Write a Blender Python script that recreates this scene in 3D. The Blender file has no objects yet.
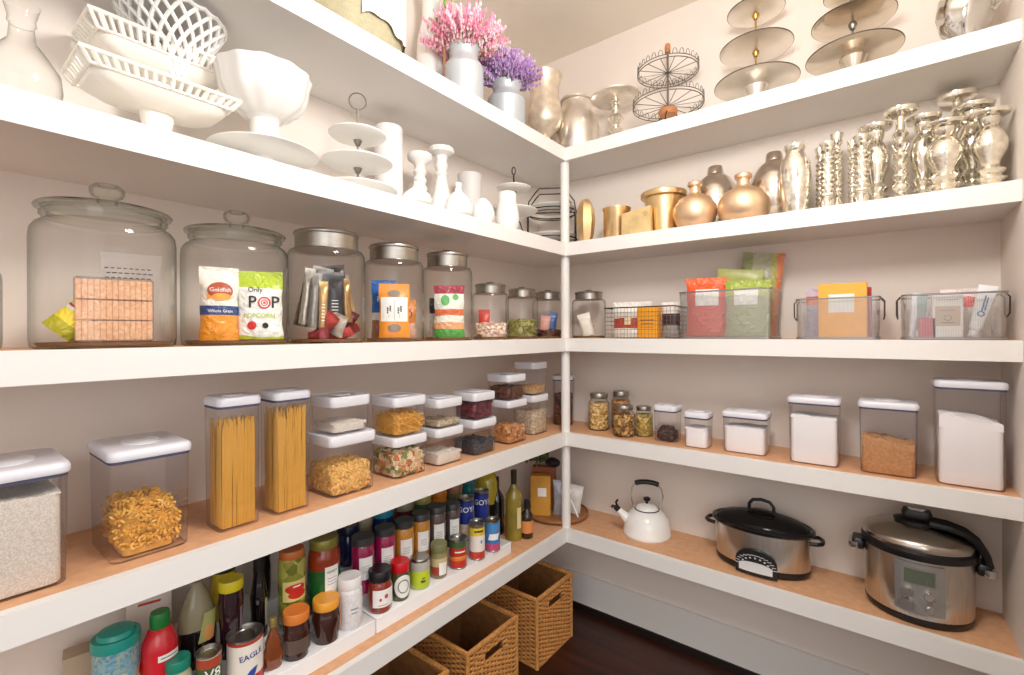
import bpy, math, random
from mathutils import Vector, Matrix
rnd = random.Random(7)
PI = math.pi
F = 472.0; CX = 512.0; CY = 337.5; EYE = 1.455; HY = 332.7; ROLL = .0041; PITCH = (CY-332.7)/F
FW = (-0.6139, 0.7894); RT = (0.7894, 0.6139)
XL = -1.152; YR = 1.891           # front edges of the two shelf runs
WL = -1.504; WB = 2.184; WR = 0.3127   # left, back and right wall planes
Z = {'A': 2.315, 'B': 1.872, 'C': 1.427, 'D': 0.987, 'E': 0.537}
TH = 0.059
COL = bpy.context.scene.collection

# ---------------------------------------------------------------- placing
def ray(px):
    u = (px-CX)/F
    return FW[0]+u*RT[0], FW[1]+u*RT[1], u
def at(side, px, ins, z):
    q = px
    for _ in range(2):
        dx, dy, u = ray(q)
        t = (XL-ins)/dx if side == 'L' else (YR+ins)/dy
        q = px-ROLL*F*(EYE-z)/t
    return (t*dx, t*dy, z), t, u
def hz(py, t, px=512): return EYE-(py-(HY-ROLL*(px-CX)))/F*t
def rnd_item(side, px, ins, z, wpx, ytop):
    # middle bearing and half angle of a round thing between its two outline pixels
    a0, a1 = math.atan((px-wpx/2-CX)/F), math.atan((px+wpx/2-CX)/F)
    p, t, u = at(side, CX+F*math.tan((a0+a1)/2), ins, z)
    r = math.hypot(p[0], p[1])*math.sin((a1-a0)/2)
    return p, r, hz(ytop, t, px)-z, face(p)
def face(p, off=0.0): return math.atan2(-p[0], p[1])+off

# ---------------------------------------------------------------- materials
MC = {}
def lin(c):
    if isinstance(c, str):
        c = [int(c[i:i+2], 16)/255 for i in (0, 2, 4)]
        c = [x/12.92 if x <= .04045 else ((x+.055)/1.055)**2.4 for x in c]
    return (c[0], c[1], c[2], 1)
class NT:
    def __init__(s, name):
        s.m = bpy.data.materials.new(name); s.m.use_nodes = True
        s.t = s.m.node_tree; s.t.nodes.clear()
        s.out = s.n('ShaderNodeOutputMaterial')
    def n(s, kind, **kw):
        o = s.t.nodes.new(kind)
        for k, v in kw.items(): setattr(o, k, v)
        return o
    def l(s, a, b): s.t.links.new(a, b)
def mat(name, col, rough=.5, metal=0, noise=0, nscale=20, bump=0, bscale=60, spec=.5, coat=0, alpha=None, trans=0, stretch=None, sss=0):
    key = name
    if key in MC: return MC[key]
    k = NT(name); b = k.n('ShaderNodeBsdfPrincipled')
    b.inputs['Base Color'].default_value = lin(col); b.inputs['Roughness'].default_value = rough
    b.inputs['Metallic'].default_value = metal; b.inputs['Specular IOR Level'].default_value = spec
    b.inputs['Coat Weight'].default_value = coat
    if trans: b.inputs['Transmission Weight'].default_value = trans
    tc = k.n('ShaderNodeTexCoord'); mp = k.n('ShaderNodeMapping'); k.l(tc.outputs['Object'], mp.inputs[0])
    if stretch: mp.inputs['Scale'].default_value = stretch
    if noise:
        t = k.n('ShaderNodeTexNoise'); t.inputs['Scale'].default_value = nscale; t.inputs['Detail'].default_value = 4
        k.l(mp.outputs[0], t.inputs['Vector'])
        h = k.n('ShaderNodeHueSaturation'); h.inputs['Color'].default_value = lin(col)
        mr = k.n('ShaderNodeMapRange'); mr.inputs[3].default_value = 1-noise; mr.inputs[4].default_value = 1+noise
        mr.inputs[1].default_value = .3; mr.inputs[2].default_value = .7
        k.l(t.outputs[0], mr.inputs[0]); k.l(mr.outputs[0], h.inputs['Value']); k.l(h.outputs[0], b.inputs['Base Color'])
    if bump:
        t = k.n('ShaderNodeTexNoise'); t.inputs['Scale'].default_value = bscale; t.inputs['Detail'].default_value = 3
        k.l(mp.outputs[0], t.inputs['Vector'])
        bn = k.n('ShaderNodeBump'); bn.inputs['Strength'].default_value = bump; bn.inputs['Distance'].default_value = .003
        k.l(t.outputs[0], bn.inputs['Height']); k.l(bn.outputs[0], b.inputs['Normal'])
    k.l(b.outputs[0], k.out.inputs[0]); MC[key] = k.m
    return k.m
def speck(name, cols, scale=120, rough=.6, bump=.5):
    """cells of several colours, for grains and mixed packets"""
    if name in MC: return MC[name]
    k = NT(name); b = k.n('ShaderNodeBsdfPrincipled'); b.inputs['Roughness'].default_value = rough
    tc = k.n('ShaderNodeTexCoord'); v = k.n('ShaderNodeTexVoronoi'); v.inputs['Scale'].default_value = scale
    k.l(tc.outputs['Object'], v.inputs['Vector'])
    cr = k.n('ShaderNodeValToRGB'); cr.color_ramp.interpolation = 'CONSTANT'
    sp = k.n('ShaderNodeSeparateColor'); k.l(v.outputs['Color'], sp.inputs[0]); k.l(sp.outputs[0], cr.inputs[0])
    e = cr.color_ramp.elements; e[0].color = lin(cols[0]); e[1].position = 1/len(cols) if len(cols) > 1 else 1; e[1].color = lin(cols[1 % len(cols)])
    for i in range(2, len(cols)):
        q = e.new(i/len(cols)); q.color = lin(cols[i])
    k.l(cr.outputs[0], b.inputs['Base Color'])
    if bump:
        bn = k.n('ShaderNodeBump'); bn.inputs['Strength'].default_value = bump; bn.inputs['Distance'].default_value = .002; bn.invert = True
        k.l(v.outputs['Distance'], bn.inputs['Height']); k.l(bn.outputs[0], b.inputs['Normal'])
    k.l(b.outputs[0], k.out.inputs[0]); MC[name] = k.m
    return k.m
def bands(name, stops, rough=.35, axis=2, wob=.0, metal=0, crinkle=0):
    """printed colour bands along one axis of the thing, stops in metres"""
    if name in MC: return MC[name]
    k = NT(name); b = k.n('ShaderNodeBsdfPrincipled'); b.inputs['Roughness'].default_value = rough; b.inputs['Metallic'].default_value = metal
    tc = k.n('ShaderNodeTexCoord'); s = k.n('ShaderNodeSeparateXYZ'); k.l(tc.outputs['Object'], s.inputs[0])
    nz = k.n('ShaderNodeTexNoise'); nz.inputs['Scale'].default_value = 18; k.l(tc.outputs['Object'], nz.inputs['Vector'])
    m = k.n('ShaderNodeMath', operation='MULTIPLY_ADD'); m.inputs[1].default_value = wob; k.l(nz.outputs[0], m.inputs[0]); k.l(s.outputs[axis], m.inputs[2])
    top = stops[-1][0]*1.2+.001; bot = min(0, stops[0][0])
    mr = k.n('ShaderNodeMapRange'); mr.inputs[1].default_value = bot; mr.inputs[2].default_value = top; k.l(m.outputs[0], mr.inputs[0])
    cr = k.n('ShaderNodeValToRGB'); cr.color_ramp.interpolation = 'CONSTANT'; e = cr.color_ramp.elements
    e[0].color = lin(stops[0][1]); e[0].position = 0
    e[1].position = (stops[1][0]-bot)/(top-bot); e[1].color = lin(stops[1][1])
    for z, c in stops[2:]:
        q = e.new((z-bot)/(top-bot)); q.color = lin(c)
    k.l(mr.outputs[0], cr.inputs[0]); k.l(cr.outputs[0], b.inputs['Base Color'])
    if crinkle:
        n2 = k.n('ShaderNodeTexNoise'); n2.inputs['Scale'].default_value = 32; n2.inputs['Detail'].default_value = 2; n2.inputs['Distortion'].default_value = 1.2; k.l(tc.outputs['Object'], n2.inputs['Vector'])
        bn = k.n('ShaderNodeBump'); bn.inputs['Strength'].default_value = crinkle; bn.inputs['Distance'].default_value = .02; k.l(n2.outputs[0], bn.inputs['Height']); k.l(bn.outputs[0], b.inputs['Normal'])
    k.l(b.outputs[0], k.out.inputs[0]); MC[name] = k.m
    return k.m
def glass(name, tint=(.97, .985, .98), edge=(.55, .6, .6), refl=1.0, rough=.02, fog=0, fogcol=(.9, .9, .92)):
    """thin clear wall: see-through face on, darker and more mirror-like towards grazing"""
    if name in MC: return MC[name]
    k = NT(name)
    lw = k.n('ShaderNodeLayerWeight'); lw.inputs[0].default_value = .5
    p = k.n('ShaderNodeMath', operation='POWER'); p.inputs[1].default_value = 3.0; k.l(lw.outputs['Facing'], p.inputs[0])
    mx = k.n('ShaderNodeMix', data_type='RGBA'); mx.inputs['A'].default_value = (*tint, 1); mx.inputs['B'].default_value = (*edge, 1)
    k.l(p.outputs[0], mx.inputs['Factor'])
    tr = k.n('ShaderNodeBsdfTransparent'); k.l(mx.outputs['Result'], tr.inputs[0])
    gl = k.n('ShaderNodeBsdfGlossy'); gl.inputs['Roughness'].default_value = rough
    fr = k.n('ShaderNodeFresnel'); fr.inputs[0].default_value = 1.45
    ge = k.n('ShaderNodeNewGeometry'); 
    a1 = k.n('ShaderNodeMath', operation='MULTIPLY'); a1.inputs[1].default_value = refl
    # same reflectance from either side of the thin wall
    f2 = k.n('ShaderNodeMath', operation='POWER'); f2.inputs[1].default_value = 4.0; k.l(lw.outputs['Facing'], f2.inputs[0])
    f3 = k.n('ShaderNodeMath', operation='MULTIPLY_ADD'); f3.inputs[1].default_value = .7; f3.inputs[2].default_value = .022; k.l(f2.outputs[0], f3.inputs[0])
    k.l(f3.outputs[0], a1.inputs[0])
    ms = k.n('ShaderNodeMixShader'); k.l(a1.outputs[0], ms.inputs[0]); k.l(tr.outputs[0], ms.inputs[1]); k.l(gl.outputs[0], ms.inputs[2])
    last = ms
    if fog:
        df = k.n('ShaderNodeBsdfDiffuse'); df.inputs[0].default_value = (*fogcol, 1)
        m2 = k.n('ShaderNodeMixShader'); m2.inputs[0].default_value = fog; k.l(ms.outputs[0], m2.inputs[1]); k.l(df.outputs[0], m2.inputs[2]); last = m2
    k.l(last.outputs[0], k.out.inputs[0]); MC[name] = k.m
    return k.m
def meshmat(name, col='8c8c8c', step=.0035, cover=.32):
    """fine woven wire: opaque wires, open cells"""
    if name in MC: return MC[name]
    k = NT(name); b = k.n('ShaderNodeBsdfPrincipled'); b.inputs['Base Color'].default_value = lin(col); b.inputs['Metallic'].default_value = .85; b.inputs['Roughness'].default_value = .4
    tc = k.n('ShaderNodeTexCoord'); s = k.n('ShaderNodeSeparateXYZ'); k.l(tc.outputs['Object'], s.inputs[0])
    ad = k.n('ShaderNodeMath', operation='ADD'); k.l(s.outputs[0], ad.inputs[0]); k.l(s.outputs[1], ad.inputs[1])
    outs = []
    for src in (ad.outputs[0], s.outputs[2]):
        d = k.n('ShaderNodeMath', operation='DIVIDE'); d.inputs[1].default_value = step; k.l(src, d.inputs[0])
        f = k.n('ShaderNodeMath', operation='FRACT'); k.l(d.outputs[0], f.inputs[0])
        c = k.n('ShaderNodeMath', operation='LESS_THAN'); c.inputs[1].default_value = cover; k.l(f.outputs[0], c.inputs[0]); outs.append(c)
    mx = k.n('ShaderNodeMath', operation='MAXIMUM'); k.l(outs[0].outputs[0], mx.inputs[0]); k.l(outs[1].outputs[0], mx.inputs[1])
    tr = k.n('ShaderNodeBsdfTransparent'); ms = k.n('ShaderNodeMixShader')
    k.l(mx.outputs[0], ms.inputs[0]); k.l(tr.outputs[0], ms.inputs[1]); k.l(b.outputs[0], ms.inputs[2]); k.l(ms.outputs[0], k.out.inputs[0]); MC[name] = k.m
    return k.m
def wood(name, c1, c2, scale=3, rough=.4, stretch=(1, 12, 1)):
    if name in MC: return MC[name]
    k = NT(name); b = k.n('ShaderNodeBsdfPrincipled'); b.inputs['Roughness'].default_value = rough
    tc = k.n('ShaderNodeTexCoord'); mp = k.n('ShaderNodeMapping'); mp.inputs['Scale'].default_value = stretch; k.l(tc.outputs['Object'], mp.inputs[0])
    t = k.n('ShaderNodeTexNoise'); t.inputs['Scale'].default_value = scale; t.inputs['Detail'].default_value = 6; k.l(mp.outputs[0], t.inputs['Vector'])
    cr = k.n('ShaderNodeValToRGB'); cr.color_ramp.elements[0].position = .3; cr.color_ramp.elements[1].position = .7
    cr.color_ramp.elements[0].color = lin(c1); cr.color_ramp.elements[1].color = lin(c2)
    k.l(t.outputs[0], cr.inputs[0]); k.l(cr.outputs[0], b.inputs['Base Color']); k.l(b.outputs[0], k.out.inputs[0]); MC[name] = k.m
    return k.m

# ---------------------------------------------------------------- mesh building
class MB:
    def __init__(s): s.v = []; s.f = []
    def add(s, vs, fs, T=None):
        n = len(s.v)
        s.v += [tuple(T @ Vector(p)) for p in vs] if T else [tuple(p) for p in vs]
        s.f += [tuple(i+n for i in f) for f in fs]
        return s
    def lathe(s, prof, seg=32, T=None, flute=0, nfl=0, tw=0, cx=1, cy=1):
        vs, fs, rows = [], [], []
        for j, (r, z) in enumerate(prof):
            if r < 1e-5:
                rows.append([len(vs)]); vs.append((0, 0, z))
            else:
                row = []
                for i in range(seg):
                    a = 2*PI*i/seg
                    rr = r*(1+(flute*math.cos(nfl*(a+tw*z)) if nfl else 0))
                    row.append(len(vs)); vs.append((rr*math.cos(a)*cx, rr*math.sin(a)*cy, z))
                rows.append(row)
        for a, b in zip(rows, rows[1:]):
            if len(a) == 1 and len(b) == 1: continue
            for i in range(seg):
                k = (i+1) % seg
                if len(a) == 1: fs.append((a[0], b[k], b[i]))
                elif len(b) == 1: fs.append((a[i], a[k], b[0]))
                else: fs.append((a[i], a[k], b[k], b[i]))
        return s.add(vs, fs, T)
    def loops(s, secs, cap0=True, cap1=True, n=5, T=None):
        """rounded-rectangle sections (w, d, corner, z[, ox, oy])"""
        vs, fs = [], []; m = 4*(n+1)
        for q in secs:
            w, d, c, z = q[:4]; ox, oy = (q[4], q[5]) if len(q) > 4 else (0, 0)
            c = min(c, w/2-1e-4, d/2-1e-4)
            for qi, (sx, sy) in enumerate(((1, 1), (-1, 1), (-1, -1), (1, -1))):
                for i in range(n+1):
                    a = PI/2*(qi+i/n)
                    vs.append((sx*(w/2-c)+c*math.cos(a)+ox, sy*(d/2-c)+c*math.sin(a)+oy, z))
        for j in range(len(secs)-1):
            for i in range(m):
                k = (i+1) % m
                fs.append((j*m+i, j*m+k, (j+1)*m+k, (j+1)*m+i))
        if cap0: fs.append(tuple(reversed(range(m))))
        if cap1: fs.append(tuple(range((len(secs)-1)*m, len(secs)*m)))
        return s.add(vs, fs, T)
    def box(s, x0, x1, y0, y1, z0, z1, T=None):
        vs = [(x, y, z) for z in (z0, z1) for x, y in ((x0, y0), (x1, y0), (x1, y1), (x0, y1))]
        return s.add(vs, [(3, 2, 1, 0), (4, 5, 6, 7), (0, 1, 5, 4), (1, 2, 6, 5), (2, 3, 7, 6), (3, 0, 4, 7)], T)
    def rbox(s, w, d, h, c=.003, z=0, e=.001, ox=0, oy=0, T=None):
        return s.loops([(w-2*e, d-2*e, c, z, ox, oy), (w, d, c, z+e, ox, oy), (w, d, c, z+h-e, ox, oy), (w-2*e, d-2*e, c, z+h, ox, oy)], n=3, T=T)
    def tube(s, pts, r, seg=6, closed=False, T=None, rs=None):
        P = [Vector(p) for p in pts]; n = len(P); vs, fs = [], []
        tan = []
        for i in range(n):
            a = P[(i-1) % n] if (closed or i > 0) else P[i]; b = P[(i+1) % n] if (closed or i < n-1) else P[i]
            t = b-a; tan.append(t.normalized() if t.length > 1e-9 else Vector((0, 0, 1)))
        up = Vector((0, 0, 1)) if abs(tan[0].z) < .9 else Vector((1, 0, 0))
        nrm = (up-tan[0]*up.dot(tan[0])).normalized()
        for i in range(n):
            nrm = nrm-tan[i]*nrm.dot(tan[i])
            nrm = nrm.normalized() if nrm.length > 1e-6 else tan[i].orthogonal().normalized()
            bi = tan[i].cross(nrm); rr = rs[i] if rs else r
            for j in range(seg):
                a = 2*PI*j/seg; vs.append(P[i]+nrm*(math.cos(a)*rr)+bi*(math.sin(a)*rr))
        for i in range(n if closed else n-1):
            k = (i+1) % n
            for j in range(seg):
                l = (j+1) % seg; fs.append((i*seg+j, i*seg+l, k*seg+l, k*seg+j))
        if not closed:
            fs.append(tuple(reversed(range(seg)))); fs.append(tuple(range((n-1)*seg, n*seg)))
        return s.add(vs, fs, T)
    def ring(s, R, z, r, n=32, seg=6, T=None, ry=None):
        return s.tube([(R*math.cos(2*PI*i/n), (ry or R)*math.sin(2*PI*i/n), z) for i in range(n)], r, seg, True, T)
    def ball(s, c, r, seg=10, rings=6, sc=(1, 1, 1), T=None):
        M = Matrix.Translation(c) @ Matrix.Diagonal((*sc, 1))
        if T: M = T @ M
        return s.lathe([(r*math.sin(PI*i/rings), -r*math.cos(PI*i/rings)) for i in range(rings+1)], seg, M)
    def bag(s, w, h, t, top=.02, nx=10, nz=14, T=None, jag=0):
        """filled packet: full in the middle, flat crimped ends"""
        vs, fs = [], []
        for side in (-1, 1):
            for j in range(nz+1):
                for i in range(nx+1):
                    x = -w/2+w*i/nx; z = h*j/nz
                    ww = 1-.06*math.sin(PI*j/nz)+(.025*math.sin(z*95+h*40) if x > 0 else .025*math.sin(z*80+w*90))
                    vs.append((x*ww, side*bagt(x, z, w, h, t, top), z))
        m = (nx+1)*(nz+1)
        for j in range(nz):
            for i in range(nx):
                a = j*(nx+1)+i
                fs.append((a, a+1, a+nx+2, a+nx+1)); fs.append((m+a, m+a+nx+1, m+a+nx+2, m+a+1))
        per = [i for i in range(nx+1)]+[j*(nx+1)+nx for j in range(1, nz+1)]+[nz*(nx+1)+i for i in range(nx-1, -1, -1)]+[j*(nx+1) for j in range(nz-1, 0, -1)]
        for a, b in zip(per, per[1:]+per[:1]): fs.append((b, a, m+a, m+b))
        return s.add(vs, fs, T)
    def build(s, name, m, parent=None, smooth=True, ang=.7, loc=None, rot=None):
        me = bpy.data.meshes.new(name); me.from_pydata(s.v, [], s.f); me.update()
        if smooth:
            me.polygons.foreach_set('use_smooth', [True]*len(me.polygons)); me.set_sharp_from_angle(angle=ang)
        me.materials.append(m)
        o = bpy.data.objects.new(name, me); COL.objects.link(o)
        if parent: o.parent = parent
        if loc: o.location = loc
        if rot: o.rotation_euler = rot
        return o
def bagt(x, z, w, h, t, top=.02):
    a = max(0, 1-(2*x/w)**2)**.6
    e = min(1, max(0, (h-top-z)/(h*.28))); b = min(1, max(0, z/(h*.12)))
    return .0012+t/2*a*math.sin(PI/2*e)*(.75+.25*math.sin(PI/2*b))*(1+.05*math.sin(x*160+z*90))
def tag(o, label, cat, group=None, kind=None):
    o['label'] = label; o['category'] = cat
    if group: o['group'] = group
    if kind: o['kind'] = kind
    return o
def thing(name, label, cat, p, rz=0, group=None):
    o = bpy.data.objects.new(name, None); o.empty_display_size = .03; COL.objects.link(o)
    o.location = p; o.rotation_euler = (0, 0, rz)
    return tag(o, label, cat, group)
def struct(name, mb, m):
    o = mb.build(name, m); o['kind'] = 'structure'; return o
# ---- printed things: flat shapes laid on a surface given by fn(u, v)
TXT = {}
def textmesh(body, size):
    if body not in TXT:
        c = bpy.data.curves.new('lettering', 'FONT'); c.body = body; c.size = 1; c.align_x = 'CENTER'; c.align_y = 'CENTER'; c.resolution_u = 2; c.offset = .01
        o = bpy.data.objects.new('lettering', c); me = bpy.data.meshes.new_from_object(o)
        TXT[body] = ([tuple(v.co) for v in me.vertices], [tuple(p.vertices) for p in me.polygons])
        bpy.data.objects.remove(o); bpy.data.curves.remove(c); bpy.data.meshes.remove(me)
    vs, fs = TXT[body]
    return [(x*size, y*size) for x, y, _ in vs], fs
def decal(parent, name, m, fn, shapes, off=.0006):
    if 1 < len(shapes) <= 4 and all(q[0] in 'tdo' for q in shapes):
        for q in shapes: decal(parent, name, m, fn, [q], off)
        return
    mb = MB()
    for sh in shapes:
        k = sh[0]
        if k == 'r':
            _, cx, cz, w, h = sh[:5]; sl = sh[5] if len(sh) > 5 else 0; nx = 8; nz = 4
            vs = [(cx-w/2+w*i/nx+sl*(j/nz-.5)*h, cz-h/2+h*j/nz) for j in range(nz+1) for i in range(nx+1)]
            fs = [(j*(nx+1)+i, j*(nx+1)+i+1, (j+1)*(nx+1)+i+1, (j+1)*(nx+1)+i) for j in range(nz) for i in range(nx)]
        elif k in 'do':
            _, cx, cz, rx, rz_ = sh[:5]; inn = sh[5] if k == 'o' else 0; n = 20; R = 3
            vs = [(cx+rx*(inn+(1-inn)*q/R)*math.cos(2*PI*i/n), cz+rz_*(inn+(1-inn)*q/R)*math.sin(2*PI*i/n)) for q in range(R+1) for i in range(n)]
            fs = [(q*n+i, (q+1)*n+i, (q+1)*n+(i+1) % n, q*n+(i+1) % n) for q in range(R) for i in range(n)]
        elif k == 'p':
            vs = sh[1]; fs = [tuple(range(len(vs)))]
        else:
            _, body, cx, cz, size = sh[:5]; rot = sh[5] if len(sh) > 5 else 0; sx = sh[6] if len(sh) > 6 else 1
            vs, fs = textmesh(body, size); ca, sa = math.cos(rot), math.sin(rot)
            vs = [(cx+(x*sx)*ca-y*sa, cz+(x*sx)*sa+y*ca) for x, y in vs]
        mb.add([fn(u, v, off) for u, v in vs], fs)
    return mb.build(name, m, parent, smooth=False)
def cyl(R, a0=0): return lambda u, v, o=0: ((R+o)*math.sin(u/R+a0), -(R+o)*math.cos(u/R+a0), v)
def flat(d, z0=0): return lambda u, v, o=0: (u, -d-o, v+z0)
def side_r(d): return lambda u, v, o=0: (d+o, u, v)
def topf(z): return lambda u, v, o=0: (u, v, z+o)
def bagf(w, h, t, top=.02): return lambda u, v, o=0: (u*(1-.06*math.sin(PI*v/h)), -bagt(u, v, w, h, t, top)-o-.0008, v)
WHITE = mat('white_paint', 'eae8e5', .45, bump=.04, bscale=40)
WALL = mat('greige_wall_paint', 'e8ded5', .7, noise=.015, nscale=3, bump=.08, bscale=150)
CEIL = mat('cream_ceiling_paint', 'ece3d6', .8)
TAN = wood('tan_shelf_board', 'd29e76', 'dfae86', 40, .55, (1, 1, 1))
FLOOR = wood('dark_stained_floor_boards', '2a130c', '4a2418', 2, .35, (1.5, 14, 1))
INK = mat('black_print', '26262a', .6); PAPER = mat('white_label_paper', 'ededea', .6)
GLASS = glass('clear_glass', (1, 1, .995), (.3, .35, .3), 1.0)
LIDG = glass('greenish_lid_glass', (.96, .975, .95), (.2, .26, .2), 1.8)
PLAS = glass('clear_plastic', (.995, .99, 1), (.66, .64, .7), 1.4, .06, .015)
LID = mat('white_plastic_lid', 'e4e4ec', .3); LID2 = mat('white_soft_lid', 'e9e9ee', .4)
GASK = mat('grey_gasket', '4c4c66', .5); STEEL = mat('brushed_steel', 'a9a49c', .32, 1, noise=.1, nscale=30, stretch=(1, 1, 12))
CHROME = mat('chrome', 'd8d6d2', .12, 1); BLACK = mat('black_plastic', '151517', .35); DARKW = mat('dark_wire', '3a3532', .45, .6)
SILVER = mat('silver_metal', 'ebe5db', .3, .9, noise=.08, nscale=9, bump=.05)
MERC = mat('mercury_glass', 'f0eadc', .14, .92, noise=.2, nscale=45, bump=.35, bscale=70)
MERC2 = mat('cream_mercury_glass', 'e0d2be', .35, .6, noise=.18, nscale=30, bump=.15, bscale=40)
GOLD = mat('gold_metal', 'ebcb98', .28, .95, noise=.12, nscale=12, bump=.06); ROSE = mat('rose_gold_metal', 'ebcba8', .42, .85, noise=.08, nscale=15)
MILK = mat('milk_glass', 'f3f2f0', .18, coat=.4); CERA = mat('white_ceramic', 'efeeea', .3); PORC = mat('cream_porcelain', 'f1ece2', .28)
WORLD=1.0; LAMP=36; DOOR_FILL=12; EXPO=.48
# ================================================================ the room
struct('floor', MB().box(WL-.1, 3.2, -2.6, WB+.1, -.05, 0), FLOOR)
struct('ceiling', MB().box(WL-.1, 1.6, -1.6, WB+.1, 2.94, 3.0), CEIL)
struct('wall_left', MB().box(WL-.1, WL, -1.6, WB+.1, 0, 2.94), WALL)
struct('wall_back', MB().box(WL, WR+.12, WB, WB+.1, 0, 2.94), WALL)
struct('wall_right', MB().box(WR, WR+.12, 1.15, WB, 0, 2.94), WALL)
struct('baseboard_back', MB().box(WL, WR, WB-.014, WB, .036, .19), WHITE)
struct('baseboard_left', MB().box(WL, WL+.014, -1.6, WB-.014, .036, .19), WHITE)
struct('trim_1', MB().box(WL, WR, WB-.022, WB, 0, .036), mat('dark_shoe_moulding', '1c100c', .5))
struct('trim_2', MB().box(WL, WL+.022, -1.6, WB-.022, 0, .036), MC['dark_shoe_moulding'])
rank = {'A': 'top', 'B': 'second', 'C': 'middle', 'D': 'fourth', 'E': 'lowest'}
FT = .022
Y0 = -.9
for k, z in Z.items():
    t = thing('shelf', 'white-fronted %s shelf on the left wall' % rank[k], 'shelf', (0, 0, z), 0, 'shelves on the left wall')
    MB().box(WL, XL-FT, Y0, WB, -TH+.004, 0).build('board', TAN if k in 'DEC' else WHITE, t, False)
    m = MB().box(XL-FT, XL, Y0, YR+FT, -TH, .001); m.build('front_edge', WHITE, t, False)
    MB().box(WL, XL-FT, Y0, YR+FT, -TH, -TH+.004).build('underside', WHITE, t, False)
    t = thing('shelf', 'white-fronted %s shelf on the back wall' % rank[k], 'shelf', (0, 0, z), 0, 'shelves on the back wall')
    MB().box(XL-FT, WR, YR+FT, WB, -TH+.004, 0).build('board', TAN if k in 'DEC' else WHITE, t, False)
    MB().box(XL, WR, YR, YR+FT, -TH, .001).build('front_edge', WHITE, t, False)
    MB().box(XL-FT, WR, YR+FT, WB, -TH, -TH+.004).build('underside', WHITE, t, False)
for a, b, w in (('A', 'B', 'top'), ('B', 'C', 'second'), ('C', 'D', 'middle'), ('D', 'E', 'fourth')):
    t = tag(MB().lathe([(0, 0), (.021, 0), (.021, Z[a]-Z[b]-TH), (0, Z[a]-Z[b]-TH)], 20).build('support_post', WHITE, None, loc=(-1.172, 1.919, Z[b])),
            'white round post at the shelf corner, holding up the %s shelf' % w, 'post', 'corner posts')

# ================================================================ containers
def canister(name, label, cat, p, w, d, h, rz=0, soft=False, group=None):
    """square push-top canister: clear body, gasket, lid with a push button"""
    t = thing(name, label, cat, p, rz, group)
    lh = .024 if not soft else .026; c = .018
    b = h-lh
    MB().loops([(w*.9, d*.9, c, .0), (w*.93, d*.93, c, .003), (w*.95, d*.95, c, b*.5), (w*.965, d*.965, c, b)], True, False).build('body', PLAS, t)
    if soft:
        lid = MB().loops([(w*.97, d*.97, c, b-.004), (w, d, c, b), (w, d, c, h-.006), (w*.985, d*.985, c, h-.001), (w*.95, d*.95, c, h), (w*.93, d*.93, c, h-.003)], True, True).build('lid', LID2, t)
    else:
        MB().loops([(w*.945, d*.945, c, b-.002), (w*.975, d*.975, c, b-.003), (w*.975, d*.975, c, b+.004)], True, True).build('gasket', GASK, t)
        lid = MB().loops([(w*1.0, d*1.0, c, b+.003), (w*1.02, d*1.02, c*1.1, b+.006), (w*1.02, d*1.02, c*1.1, h-.009), (w*.99, d*.99, c, h-.003), (w*.93, d*.93, c, h)], True, True).build('lid', LID, t)
    rr = min(w, d)*.24; a = 1.5 if abs(w-d) > .03 else 1.1
    sx, sy = (a, 1) if w > d else (1, a)
    MB().lathe([(rr, h-.001), (rr, h+.0015), (rr*.94, h+.0005), (rr*.9, h+.0005), (rr*.86, h+.002), (0, h+.0022)], 28, cx=sx, cy=sy).build('push_button', LID2 if not soft else LID, lid)
    return t
def heap(w, d, h, c=.014, amp=.004, z=.004, tilt=0, n=14, mound=0):
    """a fill with an uneven top surface"""
    m = MB(); m.loops([(w*.97, d*.97, c, z), (w, d, c, z+.004), (w, d, c, z+h-.002)], True, False)
    N = n; vs, fs = [], []
    for j in range(N+1):
        for i in range(N+1):
            x = (i/N-.5)*w*.985; y = (j/N-.5)*d*.985
            e = max(abs(2*x/w), abs(2*y/d))
            vs.append((x, y, z+h+(rnd.random()-.5)*amp*2+tilt*x/w+mound*(1-e*e)+math.sin(x*70+y*50)*amp*.5))
    # skirt down to close the gap
    for j in range(N):
        for i in range(N):
            a = j*(N+1)+i; fs.append((a, a+1, a+N+2, a+N+1))
    per = [i for i in range(N+1)]+[j*(N+1)+N for j in range(1, N+1)]+[N*(N+1)+i for i in range(N-1, -1, -1)]+[j*(N+1) for j in range(N-1, 0, -1)]
    q = len(vs); vs += [(vs[i][0]*1.01, vs[i][1]*1.01, z+h-amp*2-abs(tilt)) for i in per]
    for k in range(len(per)):
        k2 = (k+1) % len(per); fs.append((per[k2], per[k], q+k, q+k2))
    m.v = [v if v[2] < z+h-.003 else (v[0], v[1], z+h-amp*2-abs(tilt)) for v in m.v]
    return m.add(vs, fs)
def rot_rand(): 
    return Matrix.Rotation(rnd.random()*6.28, 4, 'Z') @ Matrix.Rotation(rnd.random()*3.14, 4, 'X') @ Matrix.Rotation(rnd.random()*6.28, 4, 'Y')
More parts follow.
